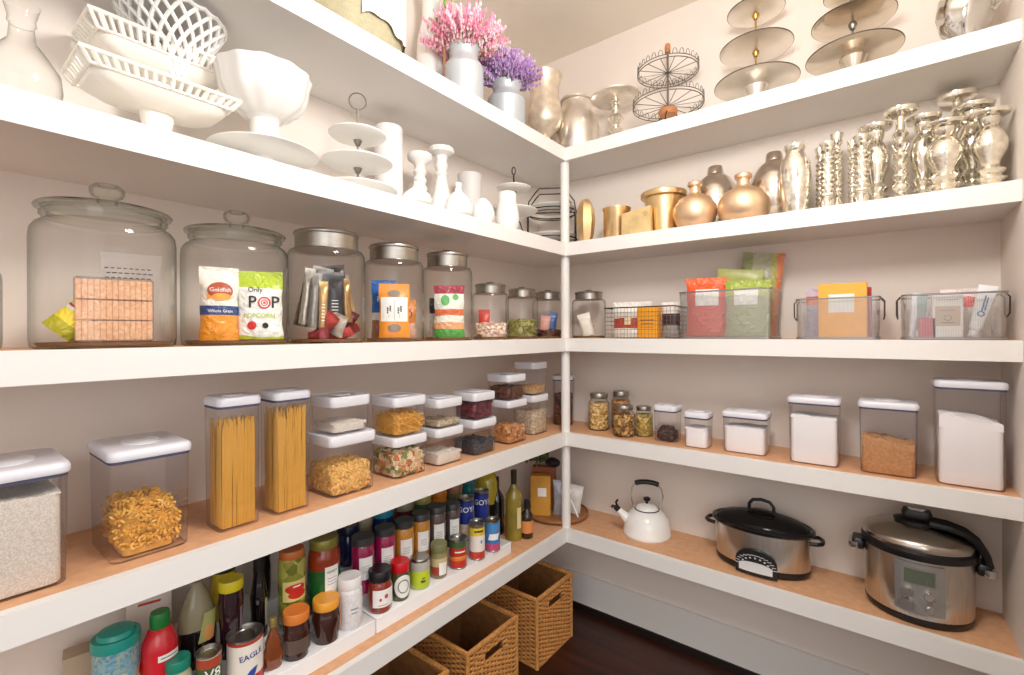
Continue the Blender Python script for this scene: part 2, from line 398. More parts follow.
def morsel(m, kind, T, s):
    if kind == 'fusilli':
        L = s*(.8+.4*rnd.random()); n = 12
        for ph in (0, PI):
            m.tube([(s*.12*math.cos(ph+i*1.1), s*.12*math.sin(ph+i*1.1), -L/2+L*i/n) for i in range(n+1)], s*.075, 4, T=T)
    elif kind == 'shell':
        R = s*.45; n = 6
        m.tube([(R*math.cos(a), R*math.sin(a), .2*R*a) for a in [i*4.2/n for i in range(n+1)]], s*.2, 5, T=T, rs=[s*.1+s*.14*math.sin(PI*i/n) for i in range(n+1)])
    elif kind == 'tube':
        m.tube([(0, 0, -s*.5), (0, s*.05, 0), (0, 0, s*.5)], s*.17, 6, T=T)
    elif kind == 'noodle':
        n = 6; m.tube([(s*.25*math.sin(i*1.1), s*.15*math.cos(i*.9), -s+2*s*i/n) for i in range(n+1)], s*.09, 4, T=T)
    elif kind == 'ball':
        m.ball((0, 0, 0), s*.5, 7, 5, (1, .8+.3*rnd.random(), .8), T=T)
    elif kind == 'flake':
        m.ball((0, 0, 0), s*.55, 7, 4, (1, .75, .25), T=T)
    elif kind == 'leaf':
        m.ball((0, 0, 0), s*.55, 6, 4, (1, .35, .18), T=T)
def pile(kind, w, d, h, s, n, z=.004, round_=False, mound=.008):
    """a heap of separate bits, packed against the walls and on top"""
    m = MB()
    if round_: d = w
    if round_: m.lathe([(0, z), (w/2-s*.5, z), (w/2-s*.45, z+h-s*.6), (w/3, z+h-s*.3), (0, z+h-s*.2+mound)], 20)
    else: m.loops([(w-s*.8, d-s*.8, .012, z), (w-s*.7, d-s*.7, .012, z+h-s*.6), (w*.6, d*.6, .012, z+h-s*.3+mound*.6)], True, True)
    for _ in range(n):
        if round_:
            a = rnd.random()*2*PI; top = rnd.random() < .35
            R = (w/2-s*.45)*(math.sqrt(rnd.random()) if top else 1); x, y = R*math.cos(a), R*math.sin(a)
        else:
            top = rnd.random() < .38; x = (rnd.random()-.5)*(w-s*1.1); y = (rnd.random()-.5)*(d-s*1.1)
            if not top:
                q = rnd.random()
                if q < .5: y = -(d-s)/2
                elif q < .72: x = (w-s)/2
                elif q < .9: x = -(w-s)/2
                else: y = (d-s)/2
        zz = z+h-s*.35+mound*(1-abs(2*x/w))*.9*(1-abs(2*y/d)) if top else z+s*.45+rnd.random()*(h-s*.8)
        zz += (rnd.random()-.5)*s*.35
        T = Matrix.Translation((x, y, max(zz, z+s*.4))) @ rot_rand()
        morsel(m, kind, T, s)
    return m
def fill(name, label, cat, mb, m, p, rz=0):
    o = mb.build(name, m, None, loc=p, rot=(0, 0, rz)); return tag(o, label, cat, kind='stuff')
def up(p, z=.003): return (p[0], p[1], p[2]+z)

M_RICE = speck('rice_grains', ['dfd6c9', 'd6ccbd', 'e6dfd4', 'd0c5b5'], 500, .6, .25)
M_PASTA = mat('dry_pasta', 'e2ab48', .45, noise=.1, nscale=60); M_SPAG = mat('spaghetti_strands', 'd6a23c', .45, noise=.06, nscale=200, stretch=(1, 1, .05))
M_SUGAR = mat('white_powder', 'f2efee', .8, bump=.15, bscale=60); M_BROWN = mat('brown_sugar_grains', 'bf8a58', .8, noise=.2, nscale=120, bump=.8, bscale=160)
M_PASTA2 = mat('egg_pasta', 'e2b465', .5, noise=.14, nscale=50)
M_OATS = speck('oat_flakes', ['cdbb9f', 'bba584', 'ded0b8', 'a8906c'], 180)
M_TRI = speck('mixed_vegetable_pasta', ['d9b98a', 'c98a50', '7c8a4a', 'e3cfa8', 'c56f45', 'e6d8b8'], 55, bump=0)
M_NUTS = speck('nut_pieces', ['b97a42', 'c98c52', '9a5f30', 'd9a468'], 70, bump=0)
M_RED = speck('dried_berries', ['5c1522', '74202c', '3e0d18', '862c38'], 90)
M_BLK = speck('black_grains', ['2a2a30', '3d3c42', '1d1d22', '55545a'], 200)
M_CHOC = speck('chocolate_brown_bits', ['4a2418', '6b3a22', '35180f', '7c4a30'], 100)
def Ddepth(py): return F*(EYE-Z['D'])/(py-CY)
LD = PI/2    # on the left wall things face +X
def Lp(y, front, d): return (front-d/2, y, Z['D'])
def Rp(x, ins, d): return (x, YR+ins+d/2, Z['D'])
# ---- left run, fourth shelf (local w runs along the shelf, local d into it)
p = Lp(.119, -1.203, .19); canister('storage_canister', 'wide clear canister filled to the lid with pale rice, at the far left edge', 'canister', p, .147, .19, .23, LD)
fill('rice', 'pale rice filling the canister at the far left edge', 'rice', heap(.122, .168, .17, amp=.002), M_RICE, p, LD)
p = Lp(.322, -1.213, .19); canister('storage_canister', 'wide clear canister half full of spiral pasta on the left shelf', 'canister', p, .147, .19, .23, LD)
fill('spiral_pasta', 'golden spiral pasta half filling the wide canister', 'pasta', pile('fusilli', .122, .168, .1, .042, 300), M_PASTA, p, LD)
for y, lab, hh in ((.497, 'left', .262), (.628, 'right', .272)):
    p = Lp(y, -1.212, .105); canister('pasta_canister', 'tall narrow clear canister of spaghetti, %s of the pair' % lab, 'canister', p, .1, .105, .317, LD, group='spaghetti canisters')
    m = MB()
    for i in range(230):
        a = rnd.random(); x = (rnd.random()-.5)*.072; y_ = (rnd.random()-.5)*.074
        if i < 150:
            q = rnd.random()
            if q < .5: y_ = -.038
            elif q < .75: x = .037
            else: x = -.037
        hh2 = hh*(.9+.12*rnd.random()); dx = (rnd.random()-.5)*(.03 if lab == 'right' else .008)
        x2 = max(-.038, min(.038, x+dx))
        m.tube([(x, y_, .005), (x2, y_, hh2)], .0013, 4)
    m.loops([(.066, .07, .01, .005), (.066, .07, .01, hh*.9)])
    fill('spaghetti', 'upright dry spaghetti in the %s tall canister' % lab, 'pasta', m, M_SPAG, p, LD)
S = .142
def stack(y, front, w, hb, ht, wt, nb, nt, mb_, mt_, lb, lt, desc_b, desc_t, kb, kt):
    p = Lp(y, front, w); canister('food_container', lb, 'container', p, w, w, hb, LD, True, 'stacked square containers')
    fill(nb, desc_b, kb, mb_[0], mb_[1], p, LD)
    q = (p[0], p[1], p[2]+hb+.0025)
    canister('food_container', lt, 'container', q, wt, wt, ht, LD, True, 'stacked square containers')
    fill(nt, desc_t, kt, mt_[0], mt_[1], q, LD)
stack(.807, -1.209, .155, .175, .107, .132, 'shell_pasta', 'rice', (pile('shell', .132, .132, .075, .02, 620), M_PASTA2), (heap(.108, .108, .022, amp=.003, mound=.008), M_RICE),
      'large square container of shell pasta, under the left-most stack', 'square container with a little rice on top of the shell pasta container',
      'curled shell pasta in the largest square container', 'a shallow layer of pale rice in the top left square container', 'pasta', 'rice')
stack(1.022, -1.21, S, .132, .125, .138, 'mixed_pasta', 'noodles', (pile('shell', .124, .124, .075, .018, 560), M_TRI), (pile('noodle', .12, .12, .062, .017, 420), M_PASTA),
      'square container of multicoloured pasta under the noodle container', 'square container of broken yellow noodles on the multicoloured pasta',
      'multicoloured pasta in the second stack', 'short yellow noodles in the upper container of the second stack', 'pasta', 'pasta')
stack(1.202, -1.208, .136, .131, .1, .13, 'pale_grain', 'brown_grain', (heap(.117, .117, .035, amp=.003, mound=.006), M_RICE), (heap(.11, .11, .018, amp=.003), M_OATS),
      'square container with a low layer of pale grain, bottom of the third stack', 'square container with a thin layer of brown grain, top of the third stack',
      'pale grain in the lower container of the third stack', 'brown grain in the upper container of the third stack', 'grain', 'grain')
stack(1.386, -1.203, .136, .134, .1, .128, 'black_beans', 'dried_berries', (heap(.117, .117, .045, amp=.004), M_BLK), (heap(.108, .108, .058, amp=.004), M_RED),
      'square container of black beans below the dark red container', 'square container full of dark red dried berries',
      'black beans in the fourth stack', 'dark red dried berries filling the upper container', 'beans', 'dried fruit')
stack(1.604, -1.21, .136, .183, .105, .128, 'nuts', 'brown_lentils', (pile('flake', .117, .117, .066, .017, 300), M_NUTS), (heap(.108, .108, .048, amp=.003), M_CHOC),
      'tall square container of brown nuts near the corner', 'small square container of brown lentils on the nut container',
      'brown nuts in the tall square container', 'brown lentils in the container on top of the nuts', 'nuts', 'lentils')
stack(1.812, -1.235, .128, .18, .148, .12, 'rolled_oats', 'pale_flakes', (heap(.11, .11, .1, amp=.004), M_OATS), (heap(.1, .1, .035, amp=.003), speck('flake_mix', ['c9a070', 'd9b88c', 'b88858'], 150)),
      'tall square container of rolled oats in the last stack by the corner post', 'topmost square container with pale flakes, highest of all the stacks',
      'rolled oats in the stack next to the corner post', 'pale flakes in the highest container', 'oats', 'flakes')
p = (-1.285, 2.085, Z['D']); canister('storage_canister', 'clear canister of dark brown beans in the corner behind the post', 'canister', p, .105, .105, .25, .4)
fill('dark_beans', 'dark brown beans in the corner canister', 'beans', heap(.088, .088, .15, amp=.004), M_CHOC, p, .4)
# ---- right run, fourth shelf
def mason(px, ins, wpx, ytop, label, fillh, m, what, desc):
    p, r, h, a = rnd_item('R', px, ins, Z['D'], wpx, ytop)
    t = thing('mason_jar', label, 'jar', p, a, 'mason jars')
    MB().lathe([(0, 0), (r*.9, 0), (r, .006), (r, h*.68), (r*.97, h*.74), (r*.78, h*.82), (r*.76, h*.9)], 28).build('glass_body', GLASS, t)
    MB().lathe([(r*.82, h*.86), (r*.84, h*.87), (r*.84, h*.97), (r*.8, h), (0, h)], 28).build('screw_lid', STEEL, t)
    m_ = pile(what[1], 2*r*.93, 0, h*fillh, r*.35, 210, round_=True, mound=.002)
    fill(what[0], desc, 'dried food', m_, m, p, a)
M_SEED = speck('golden_seeds', ['d9b878', 'c9a05c', 'b98a48', 'e6cf9a'], 90, bump=0); M_SEED2 = speck('brown_seeds', ['b58a50', '8f6a38', 'd0aa70', '765228'], 80, bump=0)
M_SEED3 = speck('green_gold_seeds', ['c2a050', '9c8440', 'd8bf78', 'a08c48'], 80, bump=0)
mason(599, .17, 21, 393, 'mason jar of pale golden seeds, nearest the corner post', .7, M_SEED, ('golden_seeds', 'ball'), 'pale golden seeds in the mason jar nearest the post')
mason(621, .24, 19, 391, 'mason jar standing at the back of the mason jar group', .72, M_NUTS, ('orange_lentils', 'ball'), 'orange lentils in the rear mason jar')
mason(624, .105, 22, 405, 'short mason jar of brown seeds at the front of the group', .66, M_SEED2, ('brown_seeds', 'ball'), 'brown seeds in the front mason jar')
mason(644, .16, 18, 406, 'short mason jar of green-gold seeds beside the dark canister', .7, M_SEED3, ('green_seeds', 'ball'), 'green-gold seeds in the right mason jar')
def rcan(x0, x1, ins, d, h, fh, m, lab, nm, desc, cat, tilt=0, kind=None, amp=.002, mound=0):
    w = x1-x0; p = Rp((x0+x1)/2, ins, d)
    canister('storage_canister', lab, 'canister', p, w, d, h)
    mb = pile(kind, w*.86, d*.86, fh, .03, 46, mound=.01) if kind else heap(w*.875, d*.875, fh, amp=amp, tilt=tilt, mound=mound)
    fill(nm, desc, cat, mb, m, p)
rcan(-.772, -.674, .085, .1, .154, .05, mat('chocolate', '3a201a', .45), 'small canister of dark chocolate chunks beside the mason jars', 'chocolate_chunks', 'dark chocolate chunks in the small canister', 'chocolate', kind='ball')
rcan(-.634, -.538, .058, .1, .143, .075, M_SUGAR, 'small canister of cream powder beside the chocolate canister', 'cream_powder', 'cream powder in the small canister', 'powder')
rcan(-.49, -.331, .072, .12, .16, .095, M_SUGAR, 'low wide canister of white flour on the back wall shelf', 'flour', 'white flour in the low wide canister', 'flour', mound=.006)
rcan(-.262, -.105, .055, .12, .236, .165, M_SUGAR, 'tall canister nearly full of white sugar', 'sugar', 'white sugar in the tall canister', 'sugar', tilt=-.004)
rcan(-.056, .099, .055, .13, .238, .108, M_BROWN, 'canister half full of light brown sugar', 'brown_sugar', 'light brown sugar in its canister', 'sugar', tilt=-.018, amp=.005)
rcan(.134, .294, .045, .13, .318, .198, M_SUGAR, 'largest canister of white flour, against the right wall', 'flour', 'white flour in the largest canister', 'flour', tilt=-.022, amp=.003, mound=.012)

# ================================================================ middle shelf: glass jars
zc = Z['C']
def jar_body(t, r, h, top, neck=.86, q=(.80, .86, .90, .925, .95, .965, .985)):
    """glass body; top = height of the opening"""
    pr = [(0, .004), (r*.9, .004), (r*.93, 0), (r*.985, .004), (r, .02), (r, top*q[0]), (r*.985, top*q[1]), (r*.93, top*q[2]), (r*neck, top*q[3]), (r*neck, top*q[4]), (r*(neck+.035), top*q[5]), (r*(neck+.035), top*q[6]), (r*neck, top)]
    MB().lathe(pr, 48).build('glass_body', GLASS, t)
    MB().lathe([(r*.5, .0045), (r*.9, .0045), (r*.94, .012), (r*.9, .007), (r*.5, .006)], 40).build('thick_base', mat('jar_base_glass', 'b0906f', .15, trans=.6), t)
def glass_jar(px, ins, wpx, ytop, label):
    p, r, h, a = rnd_item('L', px, ins, zc, wpx, ytop)
    t = thing('glass_jar', label, 'jar', p, a, 'glass-lidded jars')
    top = h*.80; jar_body(t, r, h, top, .84)
    n = r*.93
    lid = MB().lathe([(r*.78, top-.012), (r*.8, top+.001), (n, top+.003), (n*1.02, top+.007), (n, top+.011), (r*.8, top+.016), (r*.45, top+h*.065), (r*.2, top+h*.085), (0, top+h*.088)], 48).build('glass_lid', LIDG, t)
    z0 = top+h*.085
    MB().lathe([(r*.14, z0-.004), (r*.13, z0+h*.02), (r*.2, z0+h*.03), (r*.235, z0+h*.05), (r*.24, z0+h*.08), (r*.2, z0+h*.1), (r*.14, z0+h*.108), (r*.12, z0+h*.09), (0, z0+h*.085)], 24, flute=.05, nfl=8).build('knob', LIDG, lid)
    return p, r, h, a
def metal_jar(side, px, ins, wpx, ytop, label, group='metal-lidded jars'):
    p, r, h, a = rnd_item(side, px, ins, zc, wpx, ytop)
    t = thing('glass_jar', label, 'jar', p, a, group)
    top = h*.83; jar_body(t, r, h, top, .77, (.86, .91, .95, .97, .975, .98, .99))
    R = r*.82
    lid = MB().lathe([(R*.96, top-h*.035), (R*.98, top-h*.03), (R*.98, top+h*.085), (R*1.02, top+h*.092), (R*1.03, top+h*.105), (R, top+h*.118), (R*.9, top+h*.126), (0, top+h*.13)], 40).build('metal_lid', STEEL, t)
    MB().lathe([(0, top-h*.034), (R*.95, top-h*.034), (R*.95, top-h*.03), (0, top-h*.03)], 36).build('seal', mat('pale_seal', 'b9b4ac', .5), lid)  # added pale disc; its colour lightens the shaded underside of the lid
    z0 = top+h*.128
    MB().lathe([(r*.06, z0), (r*.05, z0+h*.012), (r*.2, z0+h*.022), (r*.22, z0+h*.032), (r*.12, z0+h*.04), (0, z0+h*.042)], 20).build('knob', CHROME, lid)
    return p, r, h, a
def off(p, a, x, y, z=.0):
    """point at local (x right, y back) of something facing angle a"""
    return (p[0]+math.cos(a)*x-math.sin(a)*y, p[1]+math.sin(a)*x+math.cos(a)*y, p[2]+z)
def packet(name, label, cat, p, a, w, h, t, m, decs=(), tilt=0, lean=0, top=.02, group=None):
    o = thing(name, label, cat, p, a, group); o.rotation_euler = (lean, tilt, a)
    MB().bag(w, h, t, top).build('wrapper', m, o)
    fn = bagf(w, h, t, top)
    for i, (nm, mm, shapes) in enumerate(decs): decal(o, nm, mm, fn, shapes, .0006+.0004*i)
    return o
J0 = glass_jar(-62, .15, 130, 236, 'glass jar with a glass lid cut off by the left edge')
J1 = glass_jar(102, .155, 150, 184, 'largest glass jar with glass lid, holding wrapped sliced crackers')
J2 = glass_jar(234.5, .15, 109, 211, 'glass-lidded jar holding a snack bag and a popcorn bag')
J3 = metal_jar('L', 326, .14, 79, 228, 'largest metal-lidded jar, full of foil snack bars')
J4 = metal_jar('L', 394, .14, 60, 242, 'metal-lidded jar with orange and blue packets')
J5 = metal_jar('L', 447.5, .14, 50, 250, 'metal-lidded jar with a green and white packet')
J6 = metal_jar('L', 490.5, .14, 37, 282, 'small metal-lidded jar with a red packet and pale pieces')
J7 = metal_jar('L', 522, .15, 33, 287, 'small metal-lidded jar with green dried leaves')
J8 = metal_jar('L', 548, .16, 31, 290, 'small metal-lidded jar half hidden behind the corner post')
J9 = metal_jar('R', 589, .155, 34, 290, 'metal-lidded jar to the right of the corner post')
# -- contents of the biggest jar
p, r, h, a = J1
CR = speck('toasted_cracker', ['eab98a', 'e6b182', 'efc398', 'e0a674'], 220, .7, .2)
WRAP = glass('clear_wrapper', (.97, .96, .96), (.7, .68, .68), 1.6, .12, .06)
bw = .125
t = thing('cracker_package', 'clear wrapped stack of sliced toasted crackers in the largest jar', 'food package', off(p, a, .012, 0, .014), a)
for k in range(3):
    m = MB()
    for i in range(13): m.rbox(bw/13*.985, .075, .041, .002, .001+k*.043, .0015, ox=-bw/2+bw*(i+.5)/13)
    m.build('cracker_row', CR, t)
MB().rbox(bw+.005, .08, .134, .006, -.001, .004).build('wrapper', WRAP, t)
o = thing('bread_bag', 'clear bag with faded print standing behind the crackers', 'food package', off(p, a, .042, .055, .012), a)
MB().bag(.11, .2, .025, .02).build('wrapper', WRAP, o)
strokes = [('r', -.045+.011*i+.003*(j % 2), .165-.011*j, .007+.002*((i*j) % 2), .0025) for j in range(3) for i in range(8)]
decal(o, 'lettering', INK, bagf(.11, .19, .03), strokes)
decal(o, 'red_lettering', mat('red_print', 'b8262e', .5), bagf(.11, .19, .03), [('r', -.02+.011*i, .132-.009*j, .007, .003) for j in range(3) for i in range(4)])
YEL = bands(crinkle=.5, name='yellow_wrapper', stops=[(0, 'b8b020'), (.035, 'ecd33a'), (.06, 'f0f0ec'), (.066, 'b8303c'), (.07, 'f1dc48'), (.12, '4b3a6a')], wob=.02)
packet('candy_bag', 'small yellow snack bag leaning at the left inside the largest jar', 'snack bag', off(p, a, -.078, -.015, .03), a, .062, .105, .035, YEL, tilt=.75, lean=0)
# -- contents of the second jar
p, r, h, a = J2
GF = bands(crinkle=.5, name='fish_cracker_bag', stops=[(0, 'f09a28'), (.062, '20407e'), (.085, 'f4ede2')], rough=.3)
packet('snack_bag', 'white and orange fish cracker bag in the second jar', 'snack bag', off(p, a, -.038, -.018, .012), a+.12, .086, .182, .05, GF, [
    ('oval_badge', mat('rust_print', 'b24a28', .5), [('d', .0, .122, .029, .022)]),
    ('fish_mark', mat('orange_print', 'f5a238', .5), [('d', .002, .107, .022, .009), ('p', [(-.018, .107), (-.03, .115), (-.03, .099)])]),
    ('lettering', PAPER, [('t', 'Goldfish', 0, .124, .0145), ('t', 'Whole Grain', 0, .072, .0105), ('t', 'BAKED', 0, .15, .006)])])
packet('foil_bag', 'upright white foil snack bag between the two bags of the second jar', 'snack bag', off(p, a, .008, .03, .012), a-.1, .085, .168, .03,
       bands(crinkle=.5, name='white_foil_bag', stops=[(0, 'e6e2da'), (.1, 'd8d2c6'), (.125, 'e9a23a'), (.16, 'f2ead8')], rough=.3), [('print_lines', INK, [('r', .0, .03+.011*i, .05, .0012) for i in range(7)])])
packet('popcorn_bag', 'white and lime popcorn bag at the right of the second jar', 'snack bag', off(p, a, .052, -.016, .014), a-.12, .108, .175, .045,
       bands(crinkle=.5, name='popcorn_bag', stops=[(0, 'b9cc3c'), (.018, 'f4f4f0'), (.142, 'b6cc3a')], rough=.3, wob=.02), [
       ('red_discs', mat('bright_red_print', 'd5262c', .5), [('d', .012, .093, .0155, .0155), ('d', -.018, .035, .011, .011)]),
       ('black_disc', INK, [('d', .014, .035, .0075, .0075), ('t', 'P', -.017, .094, .042), ('t', 'P', .038, .094, .042), ('t', 'Only', -.01, .126, .018)]),
       ('lime_lettering', mat('lime_print', 'b3cc30', .5), [('t', 'POPCORN', 0, .06, .016)]),
       ('light_ring', PAPER, [('o', .012, .093, .0115, .0115, .75), ('o', .012, .093, .006, .006, .6)])])
# -- foil bars
p, r, h, a = J3
for i, (x, y, w, hh, c, ti, zz, d) in enumerate((
    (-.058, -.02, .02, .13, 'b9b2a8', .12, .06, 'silver bar'), (-.035, -.045, .02, .125, '8f8a84', .08, .05, 'grey bar'), (-.01, -.055, .017, .105, 'c9a468', .02, .05, 'gold bar'),
    (.02, -.05, .034, .11, '3c3a3c', 0, .062, 'black bar'), (.052, -.035, .02, .1, 'a07c50', -.06, .065, 'tan bar'), (.005, -.01, .05, .1, '74706c', .05, .09, 'grey pouch'),
    (.03, .005, .045, .11, '4a4440', -.12, .1, 'black pouch'), (-.03, -.005, .04, .1, '9a948c', .2, .105, 'pewter pouch'), (.062, -.005, .03, .11, 'b0936a', -.22, .06, 'copper bar'), (-.066, .0, .03, .11, '6a625c', .22, .055, 'slate bar'),
    (-.045, .02, .04, .12, '55504c', .1, .06, 'dark pouch'), (.045, .02, .04, .12, '8a7f74', -.1, .06, 'bronze pouch'))):
    packet('snack_bar', ('%s wrapper upright in the foil bar jar, %s' % (d, ['outer left', 'second from left', 'centre left', 'centre', 'right', 'high in the middle', 'high right', 'high left', 'far right', 'far left', 'rear left', 'rear right'][i])), 'snack bar',
           off(p, a, x*1.08, y, zz-.005), a, w*1.45, hh*1.25, .018, mat('foil_'+c, c, .22, .55, noise=.25, nscale=60), [('print_lines', PAPER, [('r', 0, .02+.009*q, w*.55, .002) for q in range(6)])] if i in (3, 2) else (), tilt=ti, top=.01, group='upright snack bars in the third jar')
for i in range(9):
    x = -.06+.12*((i*5) % 9)/8; y = -.045+.03*(i % 3); c = ['8a1f22', 'b23a32', '5c1a1a', 'c9c2b4', 'a02428'][i % 5]
    o = packet('chocolate_packet', ['red', 'orange-red', 'maroon', 'silver', 'crimson', 'dark red', 'bright red', 'brown-red', 'pale'][i]+' wrapped chocolate lying at the bottom of the foil bar jar', 'snack bar', off(p, a, x*.75, y, .012+.012*(i//3)), a+.5*(i % 3)-.5, .042, .064, .018,
           mat('red_foil_%d' % (i % 5), c, .25, .3, noise=.3, nscale=70), tilt=1.35-.3*(i % 4), lean=.2, top=.008, group='small wrapped chocolates')
# -- orange and blue packets
p, r, h, a = J4
packet('blue_packet', 'deep blue packet at the left rear of the fourth jar', 'food package', off(p, a, -.035, .01, .012), a, .08, .195, .03, bands(crinkle=.5, name='blue_packet', stops=[(0, '9a6a4c'), (.06, 'd6d2cc'), (.085, '2262ae'), (.16, '2c6cc0')], rough=.3), [('lettering', PAPER, [('t', 'Pa', -.01, .13, .026)])])
o = packet('orange_packet', 'orange packet with a white leaf label in the fourth jar', 'food package', off(p, a, 0, -.036, .013), a, .1, .178, .03, mat('orange_packet', 'ee9530', .35, noise=.06), [
    ('oval_window', mat('grey_window', '8a7a6c', .3), [('d', 0, .145, .022, .012), ('d', 0, .032, .022, .013)]), ('label', PAPER, [('r', 0, .093, .09, .08)]),
    ('leaf_sprigs', mat('sprig_print', '4a5248', .5), [('r', s*.018, .08, .001, .03) for s in (-1, 1)]+[('d', s*.018+q*.0045, .085+.007*j+.0025*q, .003, .0034) for s in (-1, 1) for j in range(3) for q in (-1, 1)]+[('r', 0, .09, .001, .07)])])
packet('brown_packet', 'orange-brown packet with a round badge at the right of the fourth jar', 'food package', off(p, a, .045, .0, .012), a, .055, .13, .03, bands(crinkle=.5, name='brown_packet', stops=[(0, 'c9a08c'), (.05, 'c47838'), (.1, 'd08846')], rough=.35), [('round_badge', INK, [('o', 0, .08, .014, .014, .8)])])
# -- fifth jar
p, r, h, a = J5
packet('green_packet', 'white packet with green and orange print and a dark red top, in the fifth jar', 'food package', off(p, a, .006, -.012, .012), a, .115, .195, .045,
       bands(crinkle=.5, name='green_packet', stops=[(0, '58a848'), (.035, 'e8a878'), (.06, 'e9e6da'), (.085, 'df7a4c'), (.11, 'e9ece0'), (.168, 'a02438')], rough=.35, wob=.01), [('green_disc', mat('green_print', '5aae58', .5), [('d', -.015, .138, .017, .02), ('d', .025, .15, .012, .012)]), ('lettering', mat('orange_print2', 'd8602c', .5), [('r', .004, .095, .07, .012, .3)])])
packet('dark_packet', 'black and grey packet behind the green one in the fifth jar', 'food package', off(p, a, -.045, .03, .012), a+.2, .05, .15, .025, bands(crinkle=.5, name='dark_packet', stops=[(0, 'b9b0a8'), (.09, '262428')], rough=.3))
# -- small jars
p, r, h, a = J6
packet('red_packet', 'red packet standing in the small jar with pale pieces', 'snack bag', off(p, a, -.026, .012, .012), a, .05, .115, .02, mat('red_packet', 'c43a2c', .35, noise=.15, nscale=30))
fill('pale_pieces', 'pale and pink candy pieces in the small jar', 'candy', pile('ball', r*1.75, 0, .055, .017, 170, z=.012, round_=True), speck('pale_candy', ['e3cdb8', 'd9b8a8', 'f0e4d8', 'c9a090'], 60, bump=0), p, a)
p, r, h, a = J7
fill('dried_leaves', 'green dried leaves in a small jar', 'herbs', pile('leaf', r*1.8, 0, .075, .02, 300, z=.012, round_=True), speck('green_leaves', ['8a8a48', '9c9c58', '6f7038', 'b0a868'], 60, bump=0), p, a)
p, r, h, a = J8
packet('pink_packet', 'pink packet in the jar half hidden by the post', 'snack bag', off(p, a, -.02, -.015, .012), a, .05, .1, .02, mat('pink_packet', 'd99a88', .35, noise=.1, nscale=40), tilt=.1)
packet('blue_foil_packet', 'blue packet in the jar half hidden by the post', 'snack bag', off(p, a, .012, .012, .03), a, .05, .1, .02, mat('blue_foil', '3a62a0', .3, noise=.25, nscale=40), tilt=.15)
fill('dark_candies', 'dark candies at the bottom of the jar behind the post', 'candy', pile('ball', r*1.75, 0, .03, .015, 90, z=.012, round_=True), M_CHOC, p, a)
p, r, h, a = J9
packet('white_packet', 'white packet leaning inside the jar right of the post', 'snack bag', off(p, a, .0, -.02, .012), a, .06, .11, .03, mat('white_packet', 'e6dfd2', .35, noise=.1, nscale=30), tilt=-.25)
packet('gold_packet', 'small gold packet low in the jar right of the post', 'snack bag', off(p, a, -.008, .022, .012), a, .04, .06, .02, mat('gold_packet', 'c9a050', .3, noise=.1), tilt=.3)
# ================================================================ middle shelf, right run: baskets and bins
def wire_basket(name, label, cat, x0, x1, y0, d, h, z):
    w = x1-x0; t = thing(name, label, cat, ((x0+x1)/2, y0+d/2, z), 0)
    def rect(zz, k=1): return [(-w/2*k, -d/2*k, zz), (w/2*k, -d/2*k, zz), (w/2*k, d/2*k, zz), (-w/2*k, d/2*k, zz)]
    MB().tube(rect(h), .0026, 6, True).build('rim', DARKW, t)
    m = MB()
    for k in range(1, 7): m.tube(rect(.002+h*k/7*.97), .0008, 4, True)
    n = 20; WG = mat('thin_wire', '77706c', .4, .7)
    for i in range(n+1):
        x = -w/2+w*i/n; m.tube([(x, -d/2, h), (x, -d/2, .0015), (x, d/2, .0015), (x, d/2, h)], .0008, 4)
    for i in range(1, 12):
        y = -d/2+d*i/12; m.tube([(-w/2, y, h), (-w/2, y, .0015), (w/2, y, .0015), (w/2, y, h)], .0008, 4)
    m.build('wire_grid', WG, t); return t
BY = YR+.033
def carton(name, label, cat, p, a, w, d, h, m, decs=(), group=None, lean=0):
    o = thing(name, label, cat, p, a, group); o.rotation_euler = (lean, 0, a)
    MB().rbox(w, d, h, .002, 0, .001).build('carton_body', m, o)
    for i, (nm, mm, sh) in enumerate(decs): decal(o, nm, mm, flat(d/2), sh, .0006+.0004*i)
    return o
wire_basket('wire_basket', 'dark wire grid basket of packets beside the jar right of the post', 'basket', -.965, -.655, BY-.01, .2, .135, zc)
RS = bands(crinkle=.5, name='red_white_pouch', stops=[(0, 'e4ddd2'), (.045, 'b5402c'), (.09, 'd8cfc4'), (.115, 'ece8e2')], rough=.35, wob=.012)
packet('food_pouch', 'white and red pouch at the left of the wire grid basket', 'food package', (-.88, BY+.035, zc+.006), .1, .125, .155, .04, RS, [('print_blocks', mat('cream_print', 'e0c9a0', .5), [('r', .01, .07, .03, .03)])])
carton('tea_carton', 'yellow-orange carton with red lettering in the wire grid basket', 'carton', (-.782, BY+.045, zc+.004), 0, .088, .05, .132, mat('amber_carton', 'f0a41c', .5), [('print_lines', mat('dark_orange_print', 'b4601a', .6), [('r', 0, .075, .06, .006, .4), ('r', 0, .06, .055, .004), ('r', 0, .045, .06, .002)])])
packet('food_pouch', 'dark maroon pouch with a white top, behind the yellow-orange carton', 'food package', (-.84, BY+.105, zc+.006), .1, .09, .16, .035, bands(crinkle=.5, name='maroon_pouch', stops=[(0, '8d8a90'), (.04, '4a2224'), (.11, 'e8e4de')], rough=.35))
packet('food_pouch', 'dark maroon and grey pouch at the right end of the wire grid basket', 'food package', (-.7, BY+.08, zc+.006), 0, .08, .15, .035, bands(crinkle=.5, name='maroon_pouch2', stops=[(0, '9a9490'), (.05, '3f2428'), (.1, 'd8d2ca'), (.13, 'f0ece6')], rough=.35))
packet('food_pouch', 'pale blue and white crinkled pouch at the left rear of the wire basket', 'food package', (-.935, BY+.1, zc+.006), .2, .06, .12, .03, mat('pale_blue_pouch', 'aab4c2', .3, noise=.25, nscale=40))
